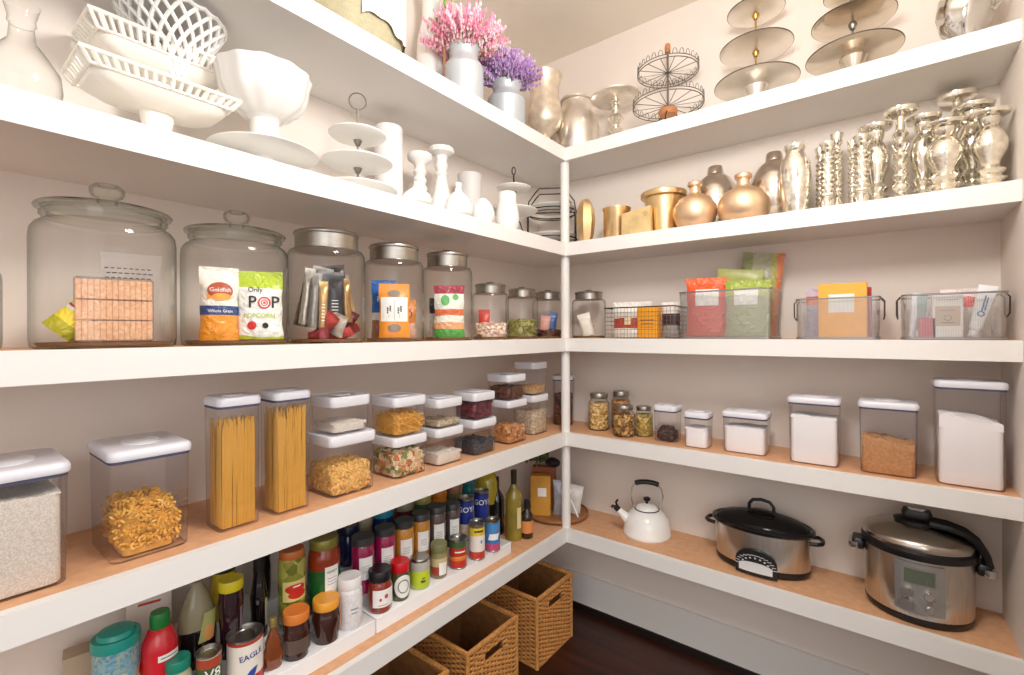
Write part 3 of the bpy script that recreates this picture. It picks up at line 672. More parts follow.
MESH = meshmat('woven_wire_mesh', 'bdbbba', .0036, .2); RIM = mat('bright_wire', 'a8a8a8', .3, .9)
def mesh_bin(label, x0, x1, y0, d, h, handles=True):
    w = x1-x0; t = thing('mesh_bin', label, 'bin', ((x0+x1)/2, y0+d/2, zc), 0, 'metal mesh bins')
    MB().loops([(w*.97, d*.97, .015, .006), (w, d, .018, h)], True, False).build('mesh_wall', MESH, t)
    def rr(z, k, c=.017, n=5):
        pts = []
        for qi, (sx, sy) in enumerate(((1, 1), (-1, 1), (-1, -1), (1, -1))):
            for i in range(n+1):
                a = PI/2*(qi+i/n); pts.append((sx*(w*k/2-c)+c*math.cos(a), sy*(d*k/2-c)+c*math.sin(a), z))
        return pts
    MB().tube(rr(h, 1), .0028, 6, True).build('rim', RIM, t)
    MB().tube(rr(.005, .97), .0045, 6, True).build('base_rail', RIM, t)
    if handles:
        for s in (-1, 1):
            X = s*(w/2+.003)
            MB().tube([(X, -.04, h-.002), (X+s*.008, -.04, h-.012), (X+s*.008, -.036, h-.06), (X+s*.006, 0, h-.072), (X+s*.008, .036, h-.06), (X+s*.008, .04, h-.012), (X, .04, h-.002)], .0022, 6).build('wire_handle', mat('dark_bail', '55524f', .4, .8), t)
    return t
mesh_bin('largest metal mesh bin, full of orange-red and green bags', -.642, -.306, BY, .24, .187, False)
mesh_bin('middle metal mesh bin, holding a yellow-orange carton', -.232, .004, BY, .2, .14)
mesh_bin('rightmost metal mesh bin, holding tubes and white boxes', .058, .292, BY, .2, .14)
packet('pasta_bag', 'orange-red bag with a white label in the largest mesh bin', 'food package', (-.548, BY+.055, zc+.01), .15, .155, .235, .06, bands(crinkle=.5, name='orange_red_bag', stops=[(0, 'd8584a'), (.185, 'ee5a2c'), (.21, 'f0642c')], rough=.35), [('label', PAPER, [('r', .005, .155, .09, .065)])])
packet('pasta_bag', 'green bag with a white label at the right of the largest mesh bin', 'food package', (-.398, BY+.06, zc+.01), .15, .16, .215, .06, bands(crinkle=.5, name='green_bag', stops=[(0, 'a8ac84'), (.16, 'a4b04c'), (.19, '9cae3e')], rough=.35), [('label', PAPER, [('r', -.005, .15, .085, .06)])])
packet('pasta_bag', 'olive green bag standing behind in the largest mesh bin', 'food package', (-.47, BY+.13, zc+.01), .1, .17, .27, .05, mat('olive_bag', 'a0a455', .35, noise=.15, nscale=25), tilt=.12)
packet('pasta_bag', 'tallest clear grey-green bag with an orange edge in the largest mesh bin', 'food package', (-.395, BY+.18, zc+.01), .15, .15, .335, .04, bands(crinkle=.5, name='clear_green_bag', stops=[(-.08, '8f9464'), (-.02, 'a9a68c'), (.045, 'b0a860'), (.066, 'd88458')], rough=.35, axis=0, wob=.03), tilt=.1)
carton('food_carton', 'yellow-orange carton with a white label in the middle mesh bin', 'carton', (-.098, BY+.04, zc+.008), -.02, .135, .05, .182, mat('yellow_carton', 'f4b040', .5, noise=.05), [('label', PAPER, [('r', -.002, .115, .072, .062)])])
carton('food_carton', 'red-edged carton behind the yellow-orange one in the middle mesh bin', 'carton', (-.085, BY+.1, zc+.008), -.02, .13, .04, .17, mat('red_carton', 'c04038', .5))
packet('tea_packet', 'lilac packet with orange print at the left of the middle mesh bin', 'food package', (-.185, BY+.09, zc+.008), 0, .05, .175, .02, bands(crinkle=.5, name='lilac_packet', stops=[(0, 'a49aae'), (.12, 'c86848'), (.15, 'c4b4c8')], rough=.4, wob=.01))
carton('cake_mix_carton', 'white carton with a beige panel in the rightmost mesh bin', 'carton', (.164, BY+.035, zc+.008), .0, .07, .04, .135, mat('white_carton', 'ece8e4', .5), [('beige_panel', mat('beige_print', 'cdb8a4', .6), [('r', 0, .065, .056, .06)]), ('print_lines', mat('soft_grey_print', '8a8078', .6), [('r', 0, .115, .05, .0015), ('r', 0, .082, .036, .0015), ('r', 0, .045, .03, .002), ('o', 0, .06, .009, .009, .8)])])
carton('small_carton', 'pink-red small carton left of the white carton in the rightmost bin', 'carton', (.118, BY+.03, zc+.008), 0, .042, .03, .06, mat('pink_carton', 'c86070', .5))
def squeeze(label, p, a, w, h, m, cm, tilt, decs=()):
    o = thing('squeeze_tube', label, 'tube', p, a); o.rotation_euler = (0, tilt, a)
    MB().lathe([(0, 0), (w*.32, 0), (w*.34, .003), (w*.32, .018), (w*.2, .02), (0, .02)], 18).build('cap', cm, o)
    MB().loops([(w*.5, w*.5, w*.25, .02), (w*.75, w*.6, w*.28, .028), (w*.95, w*.3, w*.12, h*.7), (w*1.05, .004, .0015, h)], n=4).build('tube_body', m, o)
    for nm, mm, sh in decs: decal(o, nm, mm, lambda u, v, f=0: (u, -(w*.3*max(.02, 1-v/h))-.004-f, v), sh)
squeeze('white tube with blue print leaning right in the rightmost mesh bin', (.222, BY+.035, zc+.01), 0, .042, .155, mat('white_tube', 'eceef0', .35), LID, .22, [('blue_print', mat('blue_print', '4a86b8', .5), [('o', 0, .07, .009, .008, .6), ('r', 0, .1, .004, .05), ('r', .006, .1, .003, .04)])])
squeeze('pink-tipped white tube leaning at the left of the rightmost mesh bin', (.1, BY+.05, zc+.01), 0, .026, .135, mat('teal_tube', '8fa8a4', .35), LID, .06)
squeeze('white tube with magenta cap leaning over in the rightmost mesh bin', (.11, BY+.09, zc+.03), 0, .026, .12, LID, mat('magenta_cap', 'c8388a', .4), .5)
squeeze('slim white tube at the far left of the rightmost mesh bin', (.082, BY+.05, zc+.01), 0, .022, .14, LID, LID, .1)
packet('icing_bag', 'red and white bag behind the white carton in the rightmost mesh bin', 'food package', (.2, BY+.11, zc+.01), 0, .09, .15, .025, bands(crinkle=.5, name='red_icing_bag', stops=[(0, 'e0d4d0'), (.1, 'd8323c'), (.135, 'f2e6e4')], rough=.35, wob=.02))

# ================================================================ lowest shelf, right run
ze = Z['E']; IN = .0
ENAM = mat('white_enamel', 'f2f1ee', .15, coat=.5)
# kettle
kp, kt, ku = at('R', 647, .185, ze); kr = .107
t = thing('tea_kettle', 'white enamel tea kettle with black grip and whistle on the lowest back shelf', 'kettle', kp, .36)
MB().lathe([(0, 0), (kr*.97, 0), (kr, .004), (kr, .012), (kr*.97, .02), (kr*.95, .045), (kr*.86, .075), (kr*.68, .1), (kr*.5, .112), (kr*.47, .114)], 48).build('body', ENAM, t)
MB().ring(kr*.5, .1135, .0025, 40).build('lid_seam', DARKW, t)
MB().lathe([(kr*.48, .113), (kr*.47, .118), (kr*.34, .13), (kr*.12, .137), (0, .138)], 36).build('lid', ENAM, t)
MB().lathe([(.006, .136), (.007, .146), (.015, .152), (.016, .162), (.009, .166), (0, .167)], 18).build('lid_knob', BLACK, t)
MB().tube([(-kr*.72, -.01, .055), (-kr*.98, -.015, .082), (-kr*1.22, -.02, .108)], .02, 14, rs=[.026, .018, .012]).build('spout', ENAM, t)
sp_ = MB(); sp_.tube([(-kr*1.18, -.02, .103), (-kr*1.3, -.022, .117)], .014, 10, rs=[.014, .013]); sp_.tube([(-kr*1.22, -.02, .118), (-kr*1.28, -.02, .135), (-kr*1.2, -.02, .148)], .005, 8); sp_.tube([(-kr*1.3, -.02, .115), (-kr*1.42, -.02, .118), (-kr*1.46, -.02, .11)], .006, 8); sp_.build('whistle', BLACK, t)
hd = [(s, zz) for s, zz in ((-.5, .108), (-.62, .145), (-.66, .175), (-.6, .205), (-.47, .228))]
for s in (-1, 1): MB().tube([(x*kr*-s*1.0 if s == 1 else x*kr, 0, zz) for x, zz in hd], .0032, 8).build('handle_wire', CHROME, t)
for s in (-1, 1): MB().lathe([(.008, 0), (.008, .008), (0, .012)], 12, Matrix.Translation((s*kr*.5, 0, .104))).build('handle_mount', ENAM, t)
MB().tube([(-kr*.48, 0, .226), (-kr*.25, 0, .233), (0, 0, .235), (kr*.25, 0, .233), (kr*.48, 0, .226)], .0115, 14).build('grip', BLACK, t)
# slow cooker
def oval(a, b): return lambda u, v, o=0: ((a+o)*math.sin(u/a), -(b+o)*math.cos(u/a), v)
a_, b_ = .167, .105
t = thing('slow_cooker', 'oval stainless slow cooker with a black lid and round dial', 'slow cooker', (-.368, YR+.176, ze), 0)
cxy = dict(cx=1, cy=b_/a_)
MB().lathe([(0, .0), (a_*.9, .0), (a_*.96, .006), (a_*1.0, .022), (a_*.99, .03), (0, .03)], 56, **cxy).build('base', BLACK, t)
OVM = mat('brushed_steel_wrap', 'cdc7be', .3, 1, noise=.1, nscale=25, stretch=(14, 14, .6))
MB().lathe([(a_*.985, .026), (a_*.99, .03), (a_*1.0, .15), (a_*1.0, .156)], 64, **cxy).build('steel_body', OVM, t)
MB().lathe([(a_*.98, .153), (a_*1.05, .156), (a_*1.09, .163), (a_*1.08, .172), (a_*1.03, .176), (a_*.97, .172), (a_*.95, .165)], 64, **cxy).build('stoneware_rim', mat('black_stoneware', '121214', .18), t)
lid = MB().lathe([(a_*.97, .172), (a_*.95, .178), (a_*.85, .188), (a_*.5, .203), (0, .208)], 56, **cxy).build('lid', glass('smoked_glass', (.12, .1, .09), (.02, .02, .02), 1.3, .04, .55, (.02, .018, .018)), t)
MB().lathe([(0, .03), (a_*.9, .03), (a_*.92, .16), (a_*.9, .165), (a_*.86, .08), (0, .05)], 40, **cxy).build('crock', MC['black_stoneware'], t)
MB().lathe([(0, .206), (.04, .206), (.044, .212), (.03, .218), (0, .219)], 24, cx=1, cy=.6).build('handle_base', BLACK, lid)
MB().tube([(-.044, 0, .21), (-.043, 0, .235), (-.03, 0, .252), (0, 0, .258), (.03, 0, .252), (.043, 0, .235), (.044, 0, .21)], .0065, 10).build('lid_handle', BLACK, lid)
for s in (-1, 1): MB().tube([(s*a_*.98, -.035, .14), (s*(a_+.02), -.036, .143), (s*(a_+.034), -.02, .142), (s*(a_+.036), 0, .141), (s*(a_+.034), .02, .142), (s*(a_+.02), .036, .143), (s*a_*.98, .035, .14)], .0075, 10).build('side_handle', BLACK, t)
fo = oval(a_, b_); m = MB(); n = 18; V = []
for lev, (k, o1) in enumerate(((1, 0), (1, .013), (.95, .017))):
    for i in range(n+1):
        x = -.068*k*math.cos(PI*i/n); zt = .052+.05*k*math.sqrt(max(0, 1-(x/(.068*k))**2))
        V += [fo(x, .004+(1-k)*.1, o1), fo(x, zt, o1)]
m.add(V, [(2*(n+1)*2+2*i, 2*(n+1)*2+2*i+2, 2*(n+1)*2+2*i+3, 2*(n+1)*2+2*i+1) for i in range(n)])
for lev in (0, 1):
    b0 = 2*(n+1)*lev; b1 = b0+2*(n+1)
    m.f += [(b0+2*i+1, b0+2*i+3, b1+2*i+3, b1+2*i+1) for i in range(n)]+[(b0+2*i, b1+2*i, b1+2*i+2, b0+2*i+2) for i in range(n)]
    m.f += [(b0, b0+1, b1+1, b1), (b0+2*n, b1+2*n, b1+2*n+1, b0+2*n+1)]
dial = m.build('dial_housing', BLACK, t)
decal(dial, 'dial_face', mat('pale_dial', 'd8dadc', .3), oval(a_, b_), [('r', -.052+.008*(q+.5), .018+.019*(1+math.sqrt(1-((-.052+.008*(q+.5))/.054)**2))/2*1.0, .0082, .019*(1+math.sqrt(1-((-.052+.008*(q+.5))/.054)**2))) for q in range(13)], .018)
decal(dial, 'dial_outline', mat('pale_dial', 'd8dadc', .3), oval(a_, b_), [('r', .06*math.cos((q+.5)*PI/14), .035+.047*math.sin((q+.5)*PI/14), .0135, .0022) for q in range(14)], .018)
decal(dial, 'dial_marks', mat('pale_dial', 'd8dadc', .3), oval(a_, b_), [('r', .045*math.cos((q+.5)*PI/9), .038+.034*math.sin((q+.5)*PI/9), .006, .005) for q in range(9)], .018)
# multi cooker
a_, b_ = .14, .125
t = thing('multi_cooker', 'tall stainless multi cooker with a digital panel beside the right wall', 'multi cooker', (.096, YR+.158, ze), 0)
cxy = dict(cx=1, cy=b_/a_)
MB().lathe([(0, 0), (a_*.9, 0), (a_*.95, .006), (a_*.985, .022), (a_*.97, .03), (0, .03)], 56, **cxy).build('base', BLACK, t)
MB().lathe([(a_*.97, .024), (a_*.985, .03), (a_*1.0, .12), (a_*1.0, .205)], 64, **cxy).build('steel_body', OVM, t)
MB().lathe([(a_*.98, .203), (a_*1.04, .206), (a_*1.06, .214), (a_*1.06, .226), (a_*1.0, .232), (a_*.9, .232)], 56, **cxy).build('collar', BLACK, t)
lid = MB().lathe([(a_*1.0, .23), (a_*1.03, .236), (a_*1.02, .25), (a_*.98, .258), (a_*.8, .272), (a_*.4, .288), (0, .292)], 56, **cxy).build('lid', mat('polished_steel_lid', 'c8c2b8', .2, 1, noise=.05), t)
MB().lathe([(0, .288), (a_*.42, .286), (a_*.44, .296), (a_*.3, .304), (0, .306)], 30, cx=1, cy=.7).build('lid_crown', BLACK, lid)
MB().loops([(.075, .045, .012, .304), (.08, .05, .014, .316), (.07, .04, .012, .33)], n=4).build('steam_valve', BLACK, lid)
MB().loops([(.05, .03, .01, .33), (.05, .03, .01, .336)], n=4).build('valve_cover', CHROME, lid)
m = MB(); pth = [(.03, -.012, .3), (.075, -.014, .298), (.115, -.012, .285), (.142, -.008, .262), (.162, 0, .225), (.168, 0, .195)]
for dy in (-.022, -.008, .008, .022): m.tube([(x, y+dy, z) for x, y, z in pth], .011, 8)
m.build('hinge_strap', BLACK, lid)
for s, ww in ((-1, 1), (1, 1)):
    MB().loops([(.03, .06, .008, .168), (.036, .07, .01, .176), (.036, .07, .01, .196), (.03, .06, .008, .202)], T=Matrix.Translation((s*(a_+.016), 0, 0)), n=3).build('side_handle', BLACK, t)
    MB().loops([(.026, .066, .008, .168), (.03, .07, .008, .172), (.03, .07, .008, .19)], T=Matrix.Translation((s*(a_+.028), -.002, 0)), n=3).build('handle_cap', CHROME, t)
fo = oval(a_, b_)
m = MB(); vs = [(-.058, .045), (.058, .045), (.062, .05), (.062, .193), (.056, .2), (-.056, .2), (-.062, .193), (-.062, .05)]
n = 12; V = []; 
for zz, o1 in ((.045, 0), (.046, .007), (.197, .007), (.199, 0)):
    V += [fo(-.058+.116*i/n, zz, o1+.001) for i in range(n+1)]
m.add(V, [(j*(n+1)+i, j*(n+1)+i+1, (j+1)*(n+1)+i+1, (j+1)*(n+1)+i) for j in range(3) for i in range(n)])
for s in (-1, 1):
    i0 = 0 if s < 0 else n; q = [fo(-.058+.116*i0/n, zz, .001) for zz in (.045, .199)]; q2 = [fo(-.058+.116*i0/n, zz, .008) for zz in (.046, .197)]
    m.add([q[0], q[1], q2[1], q2[0]], [(0, 1, 2, 3)])
pan = m.build('control_panel', mat('satin_panel', 'a8a6a4', .35, .7), t)
decal(pan, 'lcd_frame', mat('lcd_frame', '8f8e8c', .3, .3), fo, [('r', 0, .158, .082, .058)], .0088)
decal(pan, 'lcd_screen', mat('lcd_green_grey', '5c6454', .25), fo, [('r', 0, .158, .07, .044)], .0094)
decal(pan, 'screen_digits', mat('lcd_dark', '56624c', .4), fo, [('r', -.02+.013*i, .158, .003, .018) for i in range(4)], .0099)
for (x, z, rr, L) in ((-.028, .107, .0155, .014), (.02, .108, .0125, .012), (-.028, .07, .0185, .016), (.008, .088, .0085, .004), (.034, .086, .0085, .004), (.022, .064, .011, .004)):
    c = Vector(fo(x, z, .008)); nrm = Vector((math.sin(x/a_), -math.cos(x/a_)*1.0, 0)).normalized(); T = Matrix.Translation(c) @ nrm.to_track_quat('Z', 'Y').to_matrix().to_4x4()
    MB().lathe([(rr, 0), (rr, L*.7), (rr*.9, L), (0, L)], 20, T).build('knob' if L > .01 else 'button', CHROME if L > .01 else mat('satin_button', 'b8b4b0', .3, .8), pan)
# turntable with its load
tp = (-1.285, 2.02, ze); TR = .155
t = thing('turntable', 'round wooden turntable in the corner behind the post', 'turntable', tp, 0)
MB().lathe([(0, .0), (TR*.55, 0), (TR*.55, .008), (0, .008)], 30).build('foot', mat('dark_wood_rim', '6b4426', .5), t)
MB().lathe([(0, .009), (TR*.96, .009), (TR, .014), (TR, .024), (TR*.97, .026), (TR*.95, .018), (0, .018)], 56).build('tray', wood('walnut_tray', '8a5a34', 'a87448', 12, .4, (1, 6, 1)), t)
tz = ze+.0185
def tt(x, y): return (tp[0]+x, tp[1]+y, tz)
carton('wooden_box', 'yellow wood-coloured box with a small white label on the turntable', 'box', tt(-.045, -.085), .6, .098, .05, .195, mat('honey_wood', 'cf9434', .5, noise=.08, nscale=8), [('label', PAPER, [('r', .008, .115, .042, .042)])])
carton('wooden_box', 'reddish brown box behind the yellow one on the turntable', 'box', tt(-.075, -.005), .6, .12, .05, .215, mat('red_brown_box', '94502c', .5, noise=.1))
packet('spice_pouch', 'silver-white pouch just right of the post on the turntable', 'food package', tt(.04, -.03), .5, .075, .17, .03, mat('silver_pouch', 'a9adb8', .3, .2, noise=.2, nscale=30))
packet('white_pouch', 'white pouch leaning on the right side of the turntable', 'food package', tt(.075, .025), .4, .07, .14, .03, mat('white_pouch', 'dcdad6', .4, noise=.1, nscale=20), tilt=.15)
o = thing('ladle', 'white spoon leaning down to the right on the turntable', 'spoon', tt(.085, -.02), .4)
MB().tube([(.042, -.02, .006), (.02, -.014, .055), (-.005, -.008, .098)], .0045, 8).build('handle', ENAM, o)
MB().ball((-.018, -.005, .118), .03, 14, 8, (1, .35, .85)).build('bowl', ENAM, o)
o = MB().ball((0, 0, 0), .04, 14, 8, (1.1, .7, .6)).build('dark_bundle', mat('dark_bundle', '201c1c', .7, noise=.3, bump=.5), None, loc=tt(-.028, .0)[:2]+(tz+.24,)); tag(o, 'black cloth bundle on top of the turntable boxes', 'bundle')
m = MB()
for i in range(110):
    T = Matrix.Translation(((rnd.random()-.5)*.12, (rnd.random()-.5)*.05, .245-ze*0+rnd.random()*.04)) @ rot_rand(); m.ball((0, 0, 0), .016, 5, 3, (1, .5, .12), T=T)
o = thing('herb_bunch', 'bunch of dried green herbs hanging over the turntable boxes', 'herbs', tt(-.1, -.04), .6); m.build('leaves', mat('dried_herb', '5f6a34', .7, noise=.3, nscale=40), o)
MB().tube([(0, 0, 0), (.004, .004, .12), (0, 0, .25)], .004, 6).build('stem', mat('stem_brown', '6a5a38', .7), o)
# ================================================================ lowest shelf, left run: risers and groceries
ZS = (ze+.0465, ze+.093, ze+.1395)
def riser(label, y0, y1):
    t = thing('tiered_riser', label, 'shelf riser', (0, 0, ze), 0, 'white stepped risers')
    X = XL-.061; xs = [X, X-.098, X-.19, WL+.004]
    for i in range(3): MB().rbox(xs[i]-xs[3]-.0005, y1-y0, .0465, .003, .0465*i, .0015, (xs[i]+xs[3])/2, (y0+y1)/2).build('step', mat('white_riser', 'eff0f2', .4), t)
riser('white stepped riser on the left, under the syrup and jam', .385, .877)
riser('white stepped riser on the right, under the spice jars and cans', .882, 1.55)
CANS = mat('tin_plate', 'a8a5a0', .28, 1)
def it(px, ins, st, wpx, ytop, full=None):
    z = ZS[st] if st >= 0 else ze
    p, r, h, a = rnd_item('L', px, ins, z, wpx, ytop); return p, r, h, a+.25
def can(label, g, m, decs=(), cat='can', name='food_can', group='food cans'):
    p, r, h, a = g; t = thing(name, label, cat, p, a, group)
    MB().lathe([(0, .001), (r*.97, 0), (r, .002), (r, .005), (r*.97, .006)], 28).build('bottom_rim', CANS, t)
    MB().lathe([(r*.97, .005), (r*.975, h*.5), (r*.97, h-.006)], 28).build('sleeve', m, t)
    MB().lathe([(r*.96, h-.007), (r, h-.005), (r, h), (r*.95, h), (r*.93, h-.006), (r*.6, h-.005), (r*.55, h-.007), (0, h-.006)], 28).build('top_rim', CANS, t)
    for i, (nm, mm, sh) in enumerate(decs): decal(t, nm, mm, cyl(r*.98), sh, .0006+.0004*i)
    return t
def gjar(label, g, m, lidm, lidh=.2, decs=(), cat='jar', name='food_jar', group='food jars', belly=1.0, shoulder=.8, lidr=.86):
    p, r, h, a = g; t = thing(name, label, cat, p, a, group); L = h*(1-lidh)
    MB().lathe([(0, .0), (r*.86, 0), (r*.96*belly, .005), (r*belly, h*.3), (r, L*shoulder), (r*.93, L*(shoulder+.1)), (r*lidr*.95, L*.97), (r*lidr*.94, L), (0, L)], 32).build('jar_body', m, t)
    MB().lathe([(0, L-.001), (r*lidr, L-.001), (r*(lidr+.02), L+.002), (r*(lidr+.02), h-.003), (r*lidr*.97, h), (r*lidr*.85, h-.001), (0, h-.001)], 32).build('lid', lidm, t)
    for i, (nm, mm, sh) in enumerate(decs): decal(t, nm, mm, cyl(r*max(belly, 1)*1.003), sh, .0006+.0004*i)
    return t
def bottle(label, g, m, capm, prof, cap, decs=(), cat='bottle', name='bottle', group=None, cx=1, cy=1, lr=1.0, fn=None):
    p, r, h, a = g; t = thing(name, label, cat, p, a, group)
    MB().lathe([(r*x, h*z) for x, z in prof], 32, cx=cx, cy=cy).build('glass_body', m, t)
    MB().lathe([(r*x, h*z) for x, z in cap], 24).build('cap', capm, t)
    for i, (nm, mm, sh) in enumerate(decs): decal(t, nm, mm, fn or cyl(r*lr*1.004), sh, .0006+.0004*i)
    return t
def G(name, c, rough=.08): return mat(name, c, rough, coat=.6, noise=.15, nscale=30)
WINE = [(0, 0), (.9, 0), (1, .01), (1, .58), (.9, .66), (.55, .74), (.34, .8), (.32, .96), (.36, .965), (.36, .98)]
WCAP = [(.35, .8), (.36, .84), (.37, .965), (.38, 1), (0, 1)]
# standing directly on the shelf to the left of the risers
g = it(116, .19, -1, 52, 628); p, r, h, a = g
t = thing('patterned_tin', 'blue paisley patterned tin with a teal lid at the left end', 'tin', p, a)
MB().lathe([(0, 0), (r*.93, 0), (r*.94, .004), (r*.94, h-.032)], 36).build('tin_body', speck('blue_floral_print', ['7fb0c0', '8ab8c4', '5f98b4', 'a8b8a4', '7aa8bc'], 190, .35, 0), t)
T_ = cyl(r*.945)
for q in range(-2, 3):
    for w_ in range(3):
        decal(t, 'paisley_motif', mat('motif_red', 'b8452f', .5), T_, [('d', q*.042+(w_ % 2)*.0, .04+.062*w_, .0075, .012)], .0014)
        decal(t, 'motif_halo', mat('motif_cream', 'd9c9a0', .5), T_, [('d', q*.042, .04+.062*w_, .0105, .016)], .0008)
MB().lathe([(r*.96, h-.036), (r, h-.034), (r, h-.018), (r*.97, h-.012), (r*.8, h-.012), (r*.72, h-.003), (r*.5, h), (0, h-.002)], 40).build('lid', mat('teal_lid', '1f9a8c', .3), t)
g = it(178, .13, -1, 30, 657); gjar('small jar with a teal-green lid in front of the red bottle', g, G('herb_jar_glass', 'b8b49a'), mat('green_lid', '12806a', .3), .14)
g = it(160, .17, -1, 38, 611); p, r, h, a = g
t = thing('squeeze_bottle', 'red squeeze bottle with a green cap and a white strip label', 'bottle', p, a)
MB().lathe([(0, 0), (r*.9, 0), (r, .01), (r, h*.68), (r*.95, h*.76), (r*.62, h*.87), (r*.5, h*.88)], 30).build('plastic_body', mat('ketchup_red', 'd01a2a', .25, coat=.4), t)
MB().lathe([(r*.5, h*.86), (r*.56, h*.87), (r*.56, h*.97), (r*.5, h), (0, h)], 20).build('cap', mat('cap_green', '1d7a36', .3), t)
decal(t, 'strip_label', PAPER, cyl(r), [('r', .01, h*.66, .045, .014, 0)], .001); decal(t, 'print_line', INK, cyl(r), [('r', .01, h*.66, .035, .002)], .0016)
carton('recipe_box', 'white box with red lettering behind the red squeeze bottle', 'carton', off(at('L', 150, .3, ze)[0], 0, 0, .0), 1.3, .09, .035, .355, mat('white_box2', 'e3d9cf', .5), [('red_lettering', mat('dull_red_print', 'c04a38', .5), [('r', 0, .31-.02*i, .055-.01*(i % 2), .006, .3) for i in range(4)])])
carton('beige_box', 'beige box in the far left corner of the lowest shelf', 'carton', at('L', 78, .29, ze)[0], 1.4, .05, .05, .2, mat('beige_box', 'b9a68e', .6))
# step 1, left riser
g = it(209, .052+.056, 0, 27, 650); can('vegetable juice can at the left, cropped by the frame', g, bands('juice_can_sleeve', [(0, 'c85a34'), (g[2]*.3, '3c5a34'), (g[2]*.75, 'a8442c'), (g[2]*.93, 'b8b4a8')], .35), [('white_lettering', PAPER, [('t', 'V8', .002, g[2]*.62, .032)])])
g = it(245, .108, 0, 38, 632); can('condensed milk can with a white eagle label and open steel rim', g, bands('milk_can_sleeve', [(0, 'c8382e'), (.03, 'e8e2d8'), (g[2]-.014, 'b03a30'), (g[2]-.004, 'c8c4bc')], .35), [('blue_lettering', mat('navy_print', '1f3a86', .5), [('t', 'EAGLE', .004, g[2]*.66, .019, .12)]), ('eagle_mark', mat('eagle_blue', '2c4c9c', .5), [('p', [(-.012, .03), (.0, .046), (.018, .052), (.012, .034), (.004, .026)])]), ('red_swoosh', mat('swoosh_red', 'c8282c', .5), [('r', .004, .02, .04, .01, .5)])])
g = it(273, .1, 0, 21, 617); p, r, h, a = g
t = thing('syrup_bottle', 'small leaf-shaped amber syrup bottle with a gold cap', 'bottle', p, a)
MB().loops([(r*1.3, r*.9, r*.4, 0), (r*1.7, r*1.1, r*.4, .006), (r*2, r*1.1, r*.5, h*.32), (r*1.4, r, r*.4, h*.45), (r*1.55, r, r*.4, h*.52), (r*.9, r*.8, r*.3, h*.68), (r*.6, r*.6, r*.28, h*.78), (r*.55, r*.55, r*.27, h*.84)], n=4).build('glass_body', G('amber_syrup', '7a3c18'), t)
MB().lathe([(r*.36, h*.82), (r*.38, h*.98), (r*.34, h), (0, h)], 16).build('cap', mat('gold_foil_cap', '9a8a50', .35, .5), t)
JAM = G('dark_jam', '3a1c14')
g = it(296, .102, 0, 29, 609); gjar('jam jar with an orange lid on the front step', g, JAM, mat('orange_lid', 'd87c34', .35), .21, [('band', mat('grey_brown_band', '5c4c44', .4), [('r', 0, g[2]*.32, g[1]*2.2, g[2]*.3)])], belly=.9, shoulder=.7, lidr=.92)
g = it(326, .1, 0, 29, 597); gjar('jam jar with a yellow lid beside the orange-lidded one', g, JAM, mat('yellow_orange_lid', 'e8a034', .35), .21, [('seal_strip', mat('orange_seal', 'ee9a4c', .5), [('r', g[1]*1.1, g[2]*.5, .01, g[2]*.7)])], belly=.9, shoulder=.7, lidr=.92)
g = it(350, .1, 0, 25, 575); gjar('frosted white jar with a white screw lid', g, speck('pale_lattice_print', ['dedbdd', 'e4e1e3', 'd9d6d9', 'e6e4e4'], 220, .35, 0), mat('white_screw_lid', 'e9e7e6', .35), .2, [('print_lines', mat('grey_print', '8c8a90', .6), [('r', .004, g[2]*.42, .022, .004), ('r', .004, g[2]*.34, .018, .003)])], lidr=.94, shoulder=.86)
# step 1, right riser
g = it(380, .1, 0, 25, 568); gjar('red sauce jar with a black lid and a white fruit label', g, G('red_salsa', '8a2a18'), BLACK, .24, [('label', PAPER, [('r', .004, g[2]*.38, g[1]*1.9, g[2]*.42)]), ('red_marks', mat('tomato_print', 'c84a34', .5), [('d', -.008, g[2]*.36, .004, .005), ('d', .01, g[2]*.42, .006, .007), ('r', .0, g[2]*.22, .03, .002)])], lidr=.92)
g = it(400, .1, 0, 20, 560); gjar('small jar with a bright red lid and a round cream label', g, G('olive_spread', '4c4a24'), mat('bright_red_lid', 'c41420', .3), .25, [('label', PAPER, [('d', .004, g[2]*.4, g[1]*.95, g[2]*.3)]), ('green_ring', mat('green_ring', '56702c', .5), [('o', .004, g[2]*.4, g[1]*.6, g[2]*.18, .85)])], lidr=.94)
g = it(420, .1, 0, 20, 556); gjar('tin with a lime green label and silver top', g, bands('lime_tin', [(0, 'b8b8a0'), (.006, 'c0d030'), (g[2]*.62, 'b0aca0')], .35), CANS, .1, [('dark_sprig', mat('sprig_green', '4c6a1c', .5), [('d', .002, g[2]*.3, .009, .005), ('r', .004, g[2]*.4, .012, .004)])], lidr=.93, shoulder=.9)
g = it(439, .1, 0, 17, 542); gjar('herb jar with an olive lid and a red and white label', g, bands('herb_jar2', [(0, '8a7a58'), (.012, 'a8402c'), (g[2]*.36, 'c8b48c'), (g[2]*.6, '8c8458')], .3), mat('olive_cap', '77764a', .4), .24, [('label', PAPER, [('r', .008, g[2]*.3, g[1]*1.0, g[2]*.36)])], lidr=.95)
g = it(458, .095, 0, 18, 537); can('short can of beans with a red and green label', g, bands('bean_can', [(0, 'c0382a'), (g[2]*.3, 'e08030'), (g[2]*.42, 'b8301f'), (g[2]*.72, '3c5c34')], .35), [('orange_strip', mat('bean_orange', 'ee9440', .5), [('r', .0, g[2]*.42, g[1]*1.5, .006, .4)]), ('cream_lettering', PAPER, [('r', 0, g[2]*.6, g[1]*1.2, .005, .4)])])
